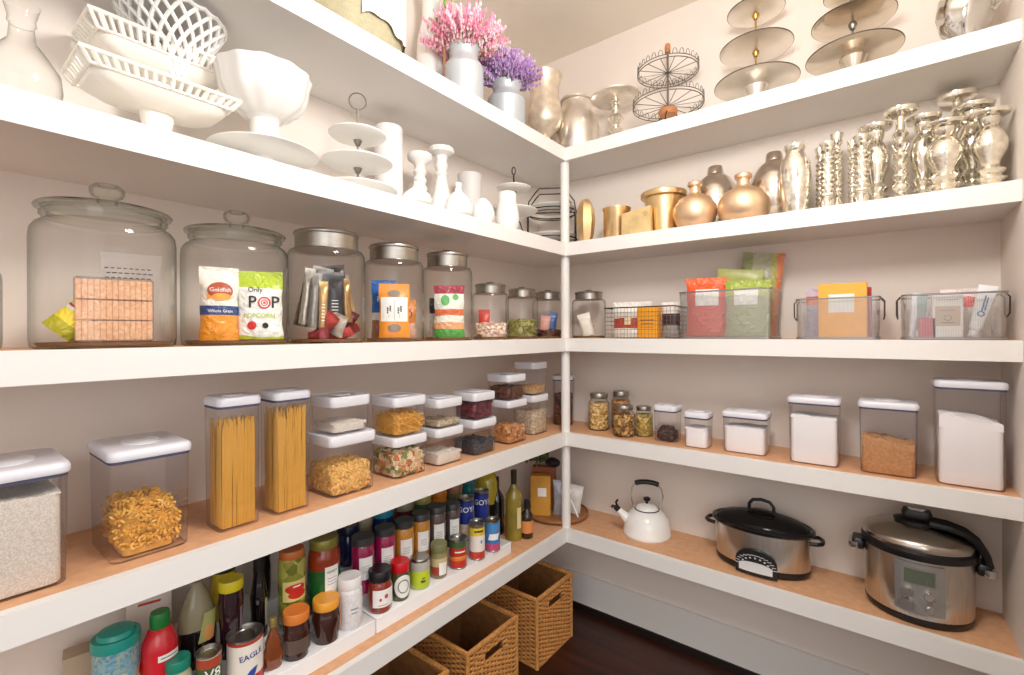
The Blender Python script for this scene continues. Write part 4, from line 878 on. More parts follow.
g = it(477, .085, 0, 16.5, 521); can('tall tomato can with yellow, white and red bands', g, bands('tomato_can', [(0, 'c04030'), (g[2]*.25, 'e8e2da'), (g[2]*.68, 'e0c03a'), (g[2]*.9, '6a5a3c')], .35, wob=.006), [('teal_mark', mat('teal_mark', '3aa0a8', .5), [('r', .01, g[2]*.5, .007, .012)]), ('dark_lettering', INK, [('r', 0, g[2]*.79, g[1]*1.1, .006)])])
g = it(492.5, .08, 0, 15.5, 519); can('short blue can with a pink band at the right end of the riser', g, bands('blue_can', [(0, 'c05078'), (g[2]*.27, '3a78b8'), (g[2]*.5, '4a88c4')], .35), [('white_wave', PAPER, [('r', -.002, g[2]*.5, g[1]*1.3, g[2]*.2, .3)]), ('red_spots', mat('spot_red', 'b83040', .5), [('d', .012, g[2]*.7, .004, .005)])])
# step 2
g = it(197, .2, 1, 42, 569); p, r, h, a = g
bottle('clear syrup bottle, dark at the bottom, with a fruit label', (p, r*.95, h, a), bands('syrup_bottle_glass', [(0, '1c1418'), (h*.42, '8c8468'), (h*.9, 'a09474')], .1, wob=.01), mat('taupe_cap', '6a5c48', .4),
       [(0, 0), (.85, 0), (1, .03), (1, .4), (.92, .55), (.6, .72), (.3, .84), (.3, .9)], [(.34, .88), (.36, .9), (.36, 1), (0, 1)], [('fruit_label', mat('sage_label', 'a8a868', .5), [('r', .02, h*.42, .04, h*.3, .2)]), ('orange_panel', mat('pear_print', 'd89858', .5), [('d', .02, h*.35, .014, .02)])], cy=.75, fn=lambda u, v, o=0: ((r*.95+o)*math.sin(u/r), -(r*.95*.78+o)*math.cos(u/r), v), name='syrup_bottle')
g = it(231, .17, 1, 26, 578); gjar('tall dark jar with a yellow lid', g, G('dark_cocoa', '2e1620'), mat('yellow_lid', 'd8c81e', .35), .13, [('foil_reflection_label', mat('lilac_label', '7c6a78', .4), [('r', .018, g[2]*.4, .008, g[2]*.5)])], belly=.86, shoulder=.82, lidr=.98)  # narrow lilac strip on one side of the jar
g = it(259, .19, 1, 19, 556); bottle('dark soy sauce bottle beside the yellow-lidded jar', g, G('soy_black', '120c10'), BLACK, [(0, 0), (.9, 0), (1, .02), (.85, .25), (.95, .5), (.7, .66), (.55, .78), (.55, .84)], [(.58, .82), (.6, .99), (0, 1)], [('cream_label', mat('aged_label', 'a8a088', .5), [('r', .014, g[2]*.32, .009, g[2]*.34)])], name='sauce_bottle')
g = it(292, .17, 1, 28, 548); gjar('jar of green olives with a red pepper on its label', g, speck('olives_in_jar', ['8a8a34', '9a9a40', '6c7028', 'a8a650'], 38, .12, .6), mat('orange_brown_lid', 'c06a2c', .35), .1, [('cream_label', mat('cream_label', 'd8cc80', .5), [('r', 0, g[2]*.5, g[1]*1.9, g[2]*.26)]), ('red_pepper', mat('pepper_red', 'c8281c', .4), [('d', .0, g[2]*.53, g[1]*.75, .013), ('d', .006, g[2]*.45, g[1]*.7, .011)]), ('label_streak', PAPER, [('r', .004, g[2]*.56, .02, .004, .8)])], shoulder=.9, lidr=.9)
g = it(324, .17, 1, 33, 536); gjar('large sauce jar with green band and big white label', g, bands('green_band_sauce', [(0, '6c2a14'), (g[2]*.1, '1c5c2c'), (g[2]*.6, '8c3418')], .1), mat('bronze_lid', '8a8038', .35, .3), .13, [('label', PAPER, [('r', .012, g[2]*.44, .042, g[2]*.42)]), ('label_lettering', INK, [('t', 'HEARTY', .012, g[2]*.575, .0085), ('r', .012, g[2]*.49, .03, .0012), ('r', .012, g[2]*.45, .028, .0012), ('r', .012, g[2]*.41, .03, .0012)])], shoulder=.84, lidr=.86)
SPL = mat('charcoal_lid', '37393a', .4)
def spice(px, wpx, yt, c, label, ins=.165):
    g = it(px, ins, 1, wpx, yt); p, r, h, a = g; a -= .12
    t = thing('spice_jar', label, 'jar', p, a, 'tall spice jars'); L = h*.86
    MB().lathe([(0, 0), (r*.95, 0), (r, .004), (r, L-.006), (r*.94, L), (0, L)], 28).build('jar_body', mat('spice_'+c, c, .12, coat=.5, noise=.12, nscale=150), t)
    MB().lathe([(0, L), (r*1.0, L), (r*1.0, h-.002), (r*.95, h), (0, h)], 28).build('lid', SPL, t)
    decal(t, 'label', PAPER, cyl(r), [('r', .006, h*.46, r*1.25, h*.4)], .0007)
    decal(t, 'print_lines', mat('label_grey', '7c7c80', .6), cyl(r), [('r', .006, h*.5-.006*i, r*.7, .0014) for i in range(4)], .0012)
spice(363, 23, 535, '98164e', 'magenta spice jar on the left of the magenta pair'); spice(385, 21, 526, 'a01a52', 'magenta spice jar on the right of the magenta pair')
spice(404, 20, 519, 'c98a34', 'yellow ochre spice jar on the left of the yellow pair'); spice(421, 18.5, 512, 'c4862e', 'yellow ochre spice jar on the right of the yellow pair')
spice(437, 18, 505, '5c4c48', 'grey-brown spice jar on the left of the grey pair'); spice(452.5, 16, 502, '57494a', 'grey-brown spice jar on the right of the grey pair')
for px, w_, yt, s in ((466, 16, 497, 'left'), (481.5, 15, 490, 'right')):
    g = it(px, .165, 1, w_, yt); can('navy blue can with white lettering, %s of the two' % s, g, bands('navy_can_'+s, [(0, 'd8c8a8'), (g[2]*.3, 'cdb4a4' if s == 'left' else '2c3a80'), (g[2]*.42, '22348c'), (g[2]*.93, '1c2c6c')], .35, wob=.012), [('white_lettering', PAPER, [('t', 'GOYA', 0, g[2]*.74, g[1]*.95)])], name='food_can')
# step 3 (behind)
for px, w_, yt, c, lc, lab in ((224, 26, 556, 'd8c020', '30342c', 'yellow mustard jar with a dark label behind the yellow-lidded jar'), (348, 24, 524, '1c2450', '14183a', 'dark navy jar behind the large sauce jar'), (364, 18, 516, '8f8468', '9c9478', 'gold and grey patterned tin behind the magenta spices'),
        (383, 22, 506, '10306a', '2a8ca8', 'blue jar with a teal lid behind the magenta spices'), (404, 20, 500, '5a1426', '8c8870', 'dark red jar with a ribbed grey lid behind the yellow spices'), (423, 18, 494, '3c6a4c', 'a8a45c', 'green jar with a yellow lid behind the yellow spices'),
        (439, 17, 488, 'dc8a28', 'c87a20', 'orange jar behind the grey-brown spices'), (454, 15, 484, '6c7444', '9a6c50', 'olive green jar behind the grey-brown spices'), (469, 14, 478, '1f7a7c', '146a70', 'teal bottle behind the navy cans')):
    g = it(px, .275, 2, w_, yt); gjar(lab, g, G('rear_'+c, c, .2), mat('rearlid_'+lc, lc, .4), .22, group='jars on the rear step', lidr=.92, decs=[('dark_label', INK, [('r', .012, g[2]*.6, g[1]*1.2, g[2]*.25)])] if px == 224 else ())
g = it(262, .28, 2, 18, 548); gjar('black-lidded dark jar behind the soy sauce bottle', g, G('rear_dark', '1c1a1e'), BLACK, .2, lidr=.92)
g = it(487, .275, 2, 22, 463); bottle('wide bottle of yellow oil behind the navy cans', g, mat('yellow_oil', 'b8a42c', .1, coat=.6, noise=.1), mat('oil_cap', 'c8b040', .4), [(0, 0), (.9, 0), (1, .02), (1, .55), (.8, .7), (.4, .82), (.38, .9)], [(.42, .88), (.42, 1), (0, 1)], name='oil_bottle')
# right of the risers, on the shelf itself
g = it(496.5, .24, -1, 15, 477); p, r, h, a = g; bottle('dark green wine bottle just behind the olive oil', (p, r*1.05, h, a), G('wine_green', '14180f'), BLACK, WINE, WCAP, name='wine_bottle', group=None)
g = it(514, .14, -1, 16.5, 470); p, r, h, a = g; bottle('tall olive oil bottle with a cream label at the end of the risers', (p, r, h, a), mat('olive_oil', '8c7a2c', .08, coat=.6, noise=.2, nscale=12), mat('dark_neck', '2c2416', .3), WINE, WCAP, [('cream_label', mat('cream_label2', 'd8cc98', .5), [('r', .016, h*.33, .022, h*.3)])], name='oil_bottle')
g = it(527, .1, -1, 12.5, 500); p, r, h, a = g; bottle('small dark sauce bottle with an orange label', (p, r, h, a), G('vanilla_dark', '2a140c'), BLACK, [(0, 0), (.9, 0), (1, .02), (1, .55), (.85, .66), (.45, .74), (.42, .8)], [(.46, .78), (.48, 1), (0, 1)], [('orange_label', mat('orange_label', 'd88a4c', .5), [('r', 0, h*.32, r*2.2, h*.32)])], name='sauce_bottle')

# ================================================================ woven baskets on the floor
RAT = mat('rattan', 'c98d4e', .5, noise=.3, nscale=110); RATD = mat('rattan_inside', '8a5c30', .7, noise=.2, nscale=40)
def wicker(label, y0, y1):
    w = y1-y0; d = .325; h = .308; t = thing('wicker_basket', label, 'basket', (-1.16-d/2, (y0+y1)/2, 0), LD, 'rattan floor baskets')
    # local: x along the shelf, -y is the front
    hw, hd = w/2-.008, d/2-.008; hx, hz0, hz1 = .052, .222, .262
    rows = 30; m = MB(); step = .0098
    for k in range(rows):
        z = .012+k*(h-.03)/rows; ph = k % 2*PI
        pts = []
        def seg(x0, y0_, x1, y1_, n):
            for i in range(n):
                f = i/n; x = x0+(x1-x0)*f; y = y0_+(y1_-y0_)*f
                L = math.hypot(x1-x0, y1_-y0_); nx, ny = (y1_-y0_)/L, -(x1-x0)/L
                o = .0048*math.cos(ph+PI*i)*(1 if i else 0); pts.append((x+nx*o, y+ny*o, z))
        n = 13
        if hz0 < z < hz1:
            seg(hx, -hd, hw, -hd, 5); seg(hw, -hd, hw, hd, n); seg(hw, hd, -hw, hd, n); seg(-hw, hd, -hw, -hd, n); seg(-hw, -hd, -hx, -hd, 5); pts.append((-hx, -hd, z))
            m.tube(pts, .0048, 6)
        else:
            seg(-hw, -hd, hw, -hd, n); seg(hw, -hd, hw, hd, n); seg(hw, hd, -hw, hd, n); seg(-hw, hd, -hw, -hd, n)
            m.tube(pts, .0048, 6, True)
    m.build('woven_wall', RAT, t)
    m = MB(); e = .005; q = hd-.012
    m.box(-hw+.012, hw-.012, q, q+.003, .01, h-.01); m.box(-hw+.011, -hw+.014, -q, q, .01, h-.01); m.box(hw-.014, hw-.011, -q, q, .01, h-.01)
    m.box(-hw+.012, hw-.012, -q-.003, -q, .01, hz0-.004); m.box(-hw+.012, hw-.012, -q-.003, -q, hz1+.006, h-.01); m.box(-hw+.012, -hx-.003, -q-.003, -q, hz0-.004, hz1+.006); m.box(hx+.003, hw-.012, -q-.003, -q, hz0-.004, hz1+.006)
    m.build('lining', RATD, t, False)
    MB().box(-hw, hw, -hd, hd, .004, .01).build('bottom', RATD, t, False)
    MB().tube([(-hw, -hd, h-.008), (0, -hd-.001, h-.008), (hw, -hd, h-.008), (hw, 0, h-.008), (hw, hd, h-.008), (0, hd, h-.008), (-hw, hd, h-.008), (-hw, 0, h-.008)], .0105, 8, True).build('rim', RAT, t)
    MB().tube([(-hw, -hd, .008), (hw, -hd, .008), (hw, hd, .008), (-hw, hd, .008)], .008, 8, True).build('base_rim', RAT, t)
    for sx in (-1, 1):
        for sy in (-1, 1): MB().tube([(sx*hw, sy*hd, .004), (sx*hw, sy*hd, h-.01)], .009, 8).build('corner_post', RAT, t)
    MB().tube([(-hx, -hd-.001, hz0), (hx, -hd-.001, hz0), (hx, -hd-.001, hz1), (-hx, -hd-.001, hz1)], .0045, 6, True).build('handle_trim', RAT, t)
wicker('wicker basket in the corner, fully visible at the right end of the row', 1.66, 1.96)
wicker('middle wicker basket under the lowest shelf', 1.227, 1.529)
wicker('leftmost wicker basket, mostly cut off by the bottom edge', .835, 1.138)
# ================================================================ second shelf, left run: white ware
zb = Z['B']; za = Z['A']
def lat(name, label, cat, g, m, prof, part='body', seg=36, group=None, **kw):
    """one turned piece; profile in units of radius and height"""
    p, r, h, a = g; t = thing(name, label, cat, p, a, group)
    MB().lathe([(r*x, h*z) for x, z in prof], seg, **kw).build(part, m, t); return t
g = rnd_item('L', 20, .12, zb, 88, 4)
lat('glass_vase', 'clear glass vase with a narrow neck at the left end of the white dishes', 'vase', g, GLASS, [(0, .01), (.6, 0), (.9, .08), (1, .25), (.95, .4), (.6, .56), (.34, .66), (.3, .8), (.36, .82), (.34, .86), (.42, .96), (.46, 1)], 'glass_body')
def openwork(label, x, y, w, d, h, bh, z, ped, drop):
    """footed rectangular bowl with a pierced border"""
    t = thing('footed_dish', label, 'dish', (x, y, z), LD, 'pierced rectangular footed dishes')
    b = h-bh; e = bh*.42; c = .03
    MB().loops([(ped*1.25, ped*.9, .03, 0), (ped*1.2, ped*.86, .03, .006), (ped*.75, ped*.6, .025, .02), (ped*.62, ped*.5, .022, b*.55), (ped*.8, ped*.6, .025, b)], n=6).build('pedestal', PORC, t)
    MB().loops([(w*.4, d*.45, c, b-.002), (w*.68, d*.7, c, b+bh*.16), (w*.86, d*.84, c, b+bh*.38), (w*.89, d*.88, c, b+bh*.58), (w*.88, d*.865, c, b+bh*.585), (w*.84, d*.82, c, b+bh*.4), (w*.64, d*.66, c, b+bh*.2), (w*.3, d*.3, c, b+.006)], n=6).build('bowl', PORC, t)
    def per(ww, dd, n, zz):
        L = []; P = [(-ww/2, -dd/2), (ww/2, -dd/2), (ww/2, dd/2), (-ww/2, dd/2)]
        for q in range(4):
            a_, b2 = P[q], P[(q+1) % 4]; k = n if q % 2 == 0 else int(n*dd/ww)
            L += [(a_[0]+(b2[0]-a_[0])*i/k, a_[1]+(b2[1]-a_[1])*i/k, zz) for i in range(k)]
        return L
    lo = per(w*.89, d*.88, 17, b+bh*.58); hi = per(w, d, 17, h-.004); m = MB()
    for q, (u, v) in enumerate(zip(lo, hi)): m.tube([u, v], .0055 if q % 2 else .0042, 6)
    m.build('pierced_border', PORC, t)
    sc_ = [(p_[0], p_[1], p_[2]+.003*math.sin(PI*i)) for i, p_ in enumerate(hi)]
    m = MB(); m.tube(sc_, .0052, 8, True); m.tube(lo, .004, 6, True); m.build('rim', PORC, t)
    return t
openwork('cream pierced footed dish nearest the shelf edge', XL-.042-.078, .347, .284, .156, .137, .062, zb, .085, 0)
openwork('taller cream pierced footed dish behind, with the lattice bowl in it', -1.408, .388, .29, .155, .288, .085, zb, .085, 0)
t = thing('lattice_bowl', 'round white lattice bowl resting in the taller footed dish', 'bowl', (-1.389, .412, zb+.21), .3)
m = MB(); R0, R1, H = .036, .112, .15
def lp(a, f): rr = R0+(R1-R0)*(f**1.1); return (rr*math.cos(a), rr*math.sin(a), .004+H*f)
for k in range(20):
    for s in (-1, 1): m.tube([lp(2*PI*k/20+s*1.15*f/8, f/8) for f in range(9)], .0048, 6)
m.build('lattice_wall', MILK, t)
m = MB(); m.lathe([(0, 0), (.037, 0), (.038, .006), (0, .006)], 24); m.build('base_disc', MILK, t)
MB().tube([(R1*math.cos(2*PI*i/60), R1*math.sin(2*PI*i/60), .004+H+.003*math.cos(PI*i/1.5)) for i in range(60)], .0055, 6, True).build('rim', MILK, t)
g = rnd_item('L', 262, .138, zb, 114, 150); p, r, h, a = g
t = lat('cake_stand', 'low white cake stand carrying the milk glass bowl', 'cake stand', (p, r, .066, a), CERA, [(0, 0), (.5, 0), (.48, .1), (.22, .35), (.2, .75), (.5, .82), (.92, .86), (1, .96), (.985, 1), (.9, .95), (0, .95)], 'plate', 48)
t = thing('footed_bowl', 'scalloped milk glass bowl standing on the white cake stand', 'bowl', (p[0], p[1], p[2]+.064), a, None)
R = .11; HB = .207
MB().lathe([(0, 0), (.038, 0), (.036, .02), (.035, .082), (.045, .09)], 32).build('stem', MILK, t)
MB().lathe([(.0, .088), (.05, .09), (R*.62, .102), (R*.84, .124), (R*.94, .15), (R*1.0, .19), (R*1.05, HB), (R*1.0, HB-.002), (R*.9, .155), (R*.6, .11), (0, .098)], 64, flute=.022, nfl=12).build('bowl', MILK, t)
def tiers(label, p, plates, pole_top, ringr, m_pl, m_met, dish=.014, rect=None, handle='ring', base=True, rim=None, group=None, plate_name='plate', lip=1):
    t = thing('tiered_stand', label, 'tiered stand', p, face(p), group)
    for z, r in plates:
        pl = MB().lathe([(0, z), (r*.55, z), (r*.9, z+dish*.55), (r, z+dish), (r*1.0, z+dish+.003), (r*.9, z+dish*.7+.003), (r*.55, z+.005), (0, z+.005)], 52).build(plate_name, m_pl, t)
        if rim: MB().ring(r, z+dish+.002, .0022, 52, 6).build('rim', rim, pl)
        MB().lathe([(.007, z-.016), (.013, z-.004), (.013, z), (.004, z)], 14).build('collar', m_met, t)
    if base:
        z, r = plates[0]
        MB().lathe([(0, 0), (r*.42, 0), (r*.4, .003), (r*.2, z*.6), (r*.3, z+.001), (0, z+.001)], 36).build('foot', m_pl, t)
    MB().tube([(0, 0, plates[0][0]), (0, 0, pole_top)], .0035, 8).build('pole', m_met, t)
    if handle == 'ring':
        MB().tube([(ringr*math.sin(2*PI*i/24), 0, pole_top+ringr-ringr*math.cos(2*PI*i/24)) for i in range(24)], .0022, 6, True).build('ring_handle', m_met, t)
    elif handle == 'loop':
        MB().tube([(.004*math.sin(2*PI*i/16)*2, 0, pole_top+ringr-ringr*math.cos(2*PI*i/16)) for i in range(16)], .0028, 6, True).build('loop_handle', m_met, t)
    elif handle == 'ball': MB().ball((0, 0, pole_top+.01), .012, 14, 8).build('finial', m_met, t)
    return t
NICK = mat('nickel_rod', '8f8a82', .3, .9)
p, _, _ = at('L', 358, .155, zb)
tiers('three-tier white plate stand with a thin ring handle', p, [(.022, .122), (.108, .108), (.196, .088)], .295, .026, CERA, NICK, dish=.016)
g = rnd_item('L', 389, .235, zb, 28, 128); lat('textured_vase', 'tall white textured cylinder vase behind the tiered plates', 'vase', g, mat('textured_bisque', 'e9e6e4', .6, bump=.9, bscale=55), [(0, 0), (.95, 0), (1, .01), (1, .985), (.96, 1), (.9, .99), (.88, .1), (0, .08)])
CST = [(0, 0), (.9, 0), (1, .03), (.95, .2), (.72, .34), (.5, .44), (.62, .5), (.42, .56), (.56, .62), (.4, .68), (.58, .74), (.4, .8), (.5, .86), (.95, .92), (1, .95), (1, 1), (0, 1)]
g = rnd_item('L', 420, .21, zb, 25, 155); lat('candlestick', 'shorter white turned candlestick', 'candlestick', g, mat('matte_white', 'e8e5e2', .5), CST, group='white candlesticks')
g = rnd_item('L', 441.5, .18, zb, 25, 149); lat('candlestick', 'taller white turned candlestick', 'candlestick', g, MC['matte_white'], [(0, 0), (.95, 0), (1, .03), (.95, .25), (.6, .45), (.4, .62), (.55, .66), (.38, .7), (.55, .76), (.4, .84), (.5, .9), (.96, .94), (1, .97), (1, 1), (0, 1)], group='white candlesticks', flute=.03, nfl=14)
BUD = [(0, 0), (.5, 0), (.9, .1), (1, .28), (.85, .48), (.5, .66), (.26, .76), (.2, .88), (.24, .97), (.2, 1), (.12, .95)]
g = rnd_item('L', 417, .045, zb, 31, 182); lat('bud_vase', 'white round-bellied bud vase left of the candlesticks, at the shelf edge', 'vase', g, MILK, BUD)
g = rnd_item('L', 458.5, .05, zb, 29, 183); lat('bud_vase', 'white round-bellied bud vase in the middle of the small vases', 'vase', g, MILK, BUD)
g = rnd_item('L', 483, .045, zb, 23, 199); lat('bud_vase', 'white dome-topped bud vase beside the tall plain one', 'vase', g, MILK, [(0, 0), (.7, 0), (1, .2), (1, .45), (.85, .7), (.5, .92), (.3, 1), (.2, .96)])
g = rnd_item('L', 507.5, .045, zb, 24, 193); lat('milk_glass_vase', 'plain white milk glass vase with a straight neck', 'vase', g, MILK, [(0, 0), (.7, 0), (.95, .1), (1, .3), (.9, .55), (.74, .75), (.74, .98), (.7, 1), (.62, .97), (.6, .6)])
g = rnd_item('L', 470, .23, zb, 25, 175); lat('frosted_vase', 'frosted grey-white cylinder vase behind the bud vases', 'vase', g, mat('frosted_glass', 'd6d4d2', .5), [(0, 0), (.9, 0), (.95, .02), (.95, .85), (1, .98), (.96, 1), (.88, .97), (.86, .1), (0, .08)])
p, _, _ = at('L', 514, .155, zb)
tiers('small two-tier white plate stand with a black rod', p, [(.118, .108), (.222, .078)], .3, .017, CERA, DARKW, dish=.016, handle='loop', base=False)
tsd = [o for o in COL.objects if o.get('label') == 'small two-tier white plate stand with a black rod'][0]
for k in range(3):
    a = k*2*PI/3+.5; MB().tube([(0, 0, .12), (.03*math.cos(a), .03*math.sin(a), .09), (.062*math.cos(a), .062*math.sin(a), .003)], .003, 6).build('leg', DARKW, tsd)
cp = (-1.31, 2.015, zb); t = thing('plate_rack', 'black wire rack with stacked white plates in the corner behind the post', 'plate rack', cp, face(cp))
for z in (.05, .19): MB().ring(.128, z, .0032, 40).build('wire_ring', DARKW, t)
MB().ring(.115, .178, .0026, 40).build('wire_ring', DARKW, t)
for s in (-1, 1):
    for y in (-.05, .05): MB().tube([(s*.116, y, .002), (s*.12, y, .06), (s*.12, y, .19)], .0032, 6).build('upright', DARKW, t)
for y in (-.05, .05): MB().tube([(-.12, y, .19), (-.112, y, .235), (-.075, y, .285), (-.06, y, .3), (.06, y, .3), (.075, y, .285), (.112, y, .235), (.12, y, .19)], .0034, 6).build('arched_handle', DARKW, t)
for z, lab in ((.055, 'white plate on the lower ring of the black wire rack'), (.195, 'white plate on the upper ring of the black wire rack')):
    o = MB().lathe([(0, 0), (.07, 0), (.1, .006), (.12, .016), (.121, .019), (.1, .01), (0, .005)], 44).build('plate', CERA, None, loc=(cp[0], cp[1], zb+z+.0)); tag(o, lab, 'plate')
for z in (.05, .19): MB().tube([(-.128, 0, z), (.128, 0, z)], .0028, 6).build('cross_wire', DARKW, t)

# ================================================================ second shelf, right run: gold and mercury glass
def R_(px, ins, w_, yt): return rnd_item('R', px, ins, zb, w_, yt)
g = R_(585.5, .055, 20, 200); lat('faceted_vase', 'shiny gold faceted oval vase right beside the corner post', 'vase', g, GOLD, [(0, 0), (.6, 0), (.85, .2), (1, .5), (.9, .78), (.6, .93), (.4, 1), (.3, .98)], seg=7)
g = R_(617, .12, 29, 209); lat('gold_votive', 'gold cylinder candle holder behind the slanted gold box', 'candle holder', g, GOLD, [(0, 0), (.9, 0), (.93, .02), (.93, .9), (1, .97), (1, 1), (.9, .99), (.88, .1), (0, .06)])
p, tt_, _ = at('R', 637, .045, zb); o = thing('gold_box', 'pale gold rectangular box with slanted top edge in front of the gold cylinder', 'box', p, .15)
hh = hz(208, tt_, 637)-zb
m = MB(); w_, d_ = .062, .02
m.add([(-w_, -d_, 0), (w_, -d_, 0), (w_, d_, 0), (-w_, d_, 0), (-w_, -d_, hh*.8), (w_, -d_, hh), (w_, d_, hh), (-w_, d_, hh*.8)], [(3, 2, 1, 0), (4, 5, 6, 7), (0, 1, 5, 4), (1, 2, 6, 5), (2, 3, 7, 6), (3, 0, 4, 7)]); m.build('box_body', mat('pale_gold', 'e6c890', .3, .8, noise=.15, nscale=20, bump=.1), o, False)
decal(o, 'round_boss', mat('pale_gold2', 'c9a468', .3, .8), flat(d_), [('o', .04, hh*.72, .009, .009, .5)])
g = R_(664, .15, 47, 193); lat('gold_bucket', 'gold planter with a wide rolled rim', 'planter', g, GOLD, [(0, 0), (.62, 0), (.66, .02), (.8, .8), (.84, .86), (.98, .88), (1, .92), (1, .98), (.94, 1), (.85, .98), (.7, .1), (0, .06)])
RB = [(0, 0), (.55, 0), (.85, .1), (1, .3), (.97, .48), (.75, .64), (.4, .72), (.26, .76), (.24, .88), (.34, .92), (.34, .98), (.28, 1), (.2, .96)]
g = R_(695.5, .095, 44, 182); lat('bottle_vase', 'smaller matte rose gold bottle vase', 'vase', g, ROSE, RB)
g = R_(744, .1, 53, 174); lat('bottle_vase', 'larger matte rose gold bottle vase', 'vase', g, ROSE, RB)
M3 = mat('smoky_mercury_glass', 'd6cabc', .22, .95, noise=.15, nscale=30, bump=.1)
GB = [(0, 0), (.5, 0), (.8, .1), (.97, .28), (1, .46), (.9, .66), (.65, .8), (.36, .88), (.32, .97), (.28, 1)]
g = R_(716, .21, 48, 167); lat('globe_vase', 'smoky silver round vase between the two rose gold bottles', 'vase', g, M3, GB)
g = R_(775, .205, 53, 153); lat('globe_vase', 'larger smoky silver vase behind the right rose gold bottle', 'vase', g, M3, GB)
g = R_(795.5, .065, 33, 146); lat('mercury_vase', 'slender mottled mercury glass vase with a banded neck', 'vase', g, MERC, [(0, 0), (.66, 0), (.72, .04), (.95, .3), (1, .55), (.93, .74), (.62, .86), (.55, .91), (.7, .97), (.7, 1), (.55, .98)])
def twist(px, ins, w_, yt, label):
    g = R_(px, ins, w_, yt); p, r, h, a = g; t = thing('mercury_candlestick', label, 'candlestick', p, a, 'mercury glass candlesticks')
    pr = [(0, 0), (r, 0), (r*1.0, h*.04), (r*.8, h*.08), (r*.9, h*.13), (r*.62, h*.18)]
    n = 9
    for i in range(n): z = .2+.6*i/n; pr += [(r*.55, h*z), (r*.8, h*(z+.022)), (r*.78, h*(z+.045)), (r*.55, h*(z+.062))]
    pr += [(r*.5, h*.84), (r*.85, h*.88), (r*.7, h*.92), (r*.9, h*.97), (r*.9, h), (r*.6, h*.99), (0, h*.97)]
    MB().lathe(pr, 26, flute=.06, nfl=5, tw=40).build('column', MERC, t)
def pillar(px, ins, w_, yt, label, waist=.5, beads=False):
    g = R_(px, ins, w_, yt+5); p, r, h, a = g; t = thing('mercury_candlestick', label, 'candlestick', p, a, 'mercury glass candlesticks')
    if beads:
        pr = [(0, 0), (r*.72, 0), (r*.7, h*.05), (r*.3, h*.1)]
        for i in range(6): z = .12+.66*i/6; pr += [(r*.28, h*z), (r*(.5-.02*i), h*(z+.04)), (r*.48, h*(z+.065)), (r*.28, h*(z+.1))]
        pr += [(r*.25, h*.8), (r*.25, h*.93), (r*.5, h*.95)]
    else:
        pr = [(0, 0), (r*.8, 0), (r*.82, h*.04), (r*.55, h*.08), (r*.78, h*.13), (r*.55, h*.18), (r*.75, h*.24), (r*.48, h*.3), (r*.5, h*.36), (r*.8, h*.5), (r*.86, h*.6), (r*.66, h*.74), (r*.38, h*.82), (r*.5, h*.87), (r*.55, h*.93)]
    MB().lathe(pr, 30).build('column', MERC, t)
    MB().lathe([(0, h*.925), (r*.5, h*.93), (r*.92, h*.955), (r*1.0, h*.985), (r*1.0, h), (r*.9, h*.99), (0, h*.975)], 40).build('drip_plate', MERC, t)
twist(820.5, .22, 12, 148, 'slim twisted silver candlestick at the back of the left trio'); twist(828, .07, 19, 143, 'stout twisted silver candlestick in front of the left trio'); twist(837, .15, 15, 134, 'tallest twisted silver candlestick of the left trio')
twist(853, .16, 13, 141, 'slim twisted silver candlestick left of the flared one'); twist(862, .07, 20, 136, 'stout twisted silver candlestick in front of the flared one')
pillar(876, .15, 36, 122, 'flared silver candle pillar just right of the stout twisted one')
pillar(901, .1, 37, 105, 'tall beaded silver candle pillar with a small plate', beads=True)
pillar(924, .155, 38, 113, 'flared silver candle pillar to the right of the tall beaded one')
pillar(945, .075, 48, 119, 'wide-bodied silver candle pillar at the shelf edge')
pillar(958, .235, 44, 90, 'tallest silver candle pillar at the back', beads=True)
pillar(974, .16, 46, 101, 'silver candle pillar behind the rightmost one')
pillar(990, .075, 46, 108, 'rightmost silver candle pillar, next to the right wall')

# ================================================================ top shelf
p, tq, _ = at('L', 350, .175, za)
t = thing('cloth_lined_basket', 'large olive-tan woven basket lined with a white cloth on the top shelf', 'basket', p, face(p)); R = .17
BW = mat('woven_tan', 'b3aa8c', .8, noise=.08, nscale=60, bump=.6, bscale=160)
MB().lathe([(0, 0), (R*.86, 0), (R*.9, .006), (R*1.0, .12), (R*1.02, .22), (R*.97, .22), (R*.94, .12), (R*.84, .012), (0, .012)], 56).build('woven_body', BW, t)
m = MB(); V = []; n = 60; a0, a1 = -PI/2+.2, PI*.9
for j in range(9):
    for i in range(n+1):
        th = a0+(a1-a0)*i/n; lo = .062+.011*math.sin(i*.4)+.004*math.sin(i*1.1)
        z = .235+(lo-.235)*j/8; rr = R*(.985+.035*z/.2)+.003+.0015*math.sin(i*1.3+j*.5)*(j/8)
        V.append((rr*math.cos(th), rr*math.sin(th), z))
for i in range(n+1): V.append((R*.85*math.cos(a0+(a1-a0)*i/n), R*.85*math.sin(a0+(a1-a0)*i/n), .2))
fs = [(j*(n+1)+i, (j+1)*(n+1)+i, (j+1)*(n+1)+i+1, j*(n+1)+i+1) for j in range(8) for i in range(n)]+[(i, i+1, 9*(n+1)+i+1, 9*(n+1)+i) for i in range(n)]
m.add(V, fs); m.build('cloth_liner', mat('white_linen', 'f3f1ee', .8, bump=.3, bscale=90), t)
g = rnd_item('L', 431, .25, za, 30, -6); lat('white_pitcher', 'tall white glass vase between the basket and the pink flowers', 'vase', g, mat('opal_glass', 'e6e3e0', .25, coat=.4), [(0, 0), (.8, 0), (.95, .1), (1, .35), (.9, .6), (.6, .78), (.55, .9), (.75, 1), (.68, .98)])
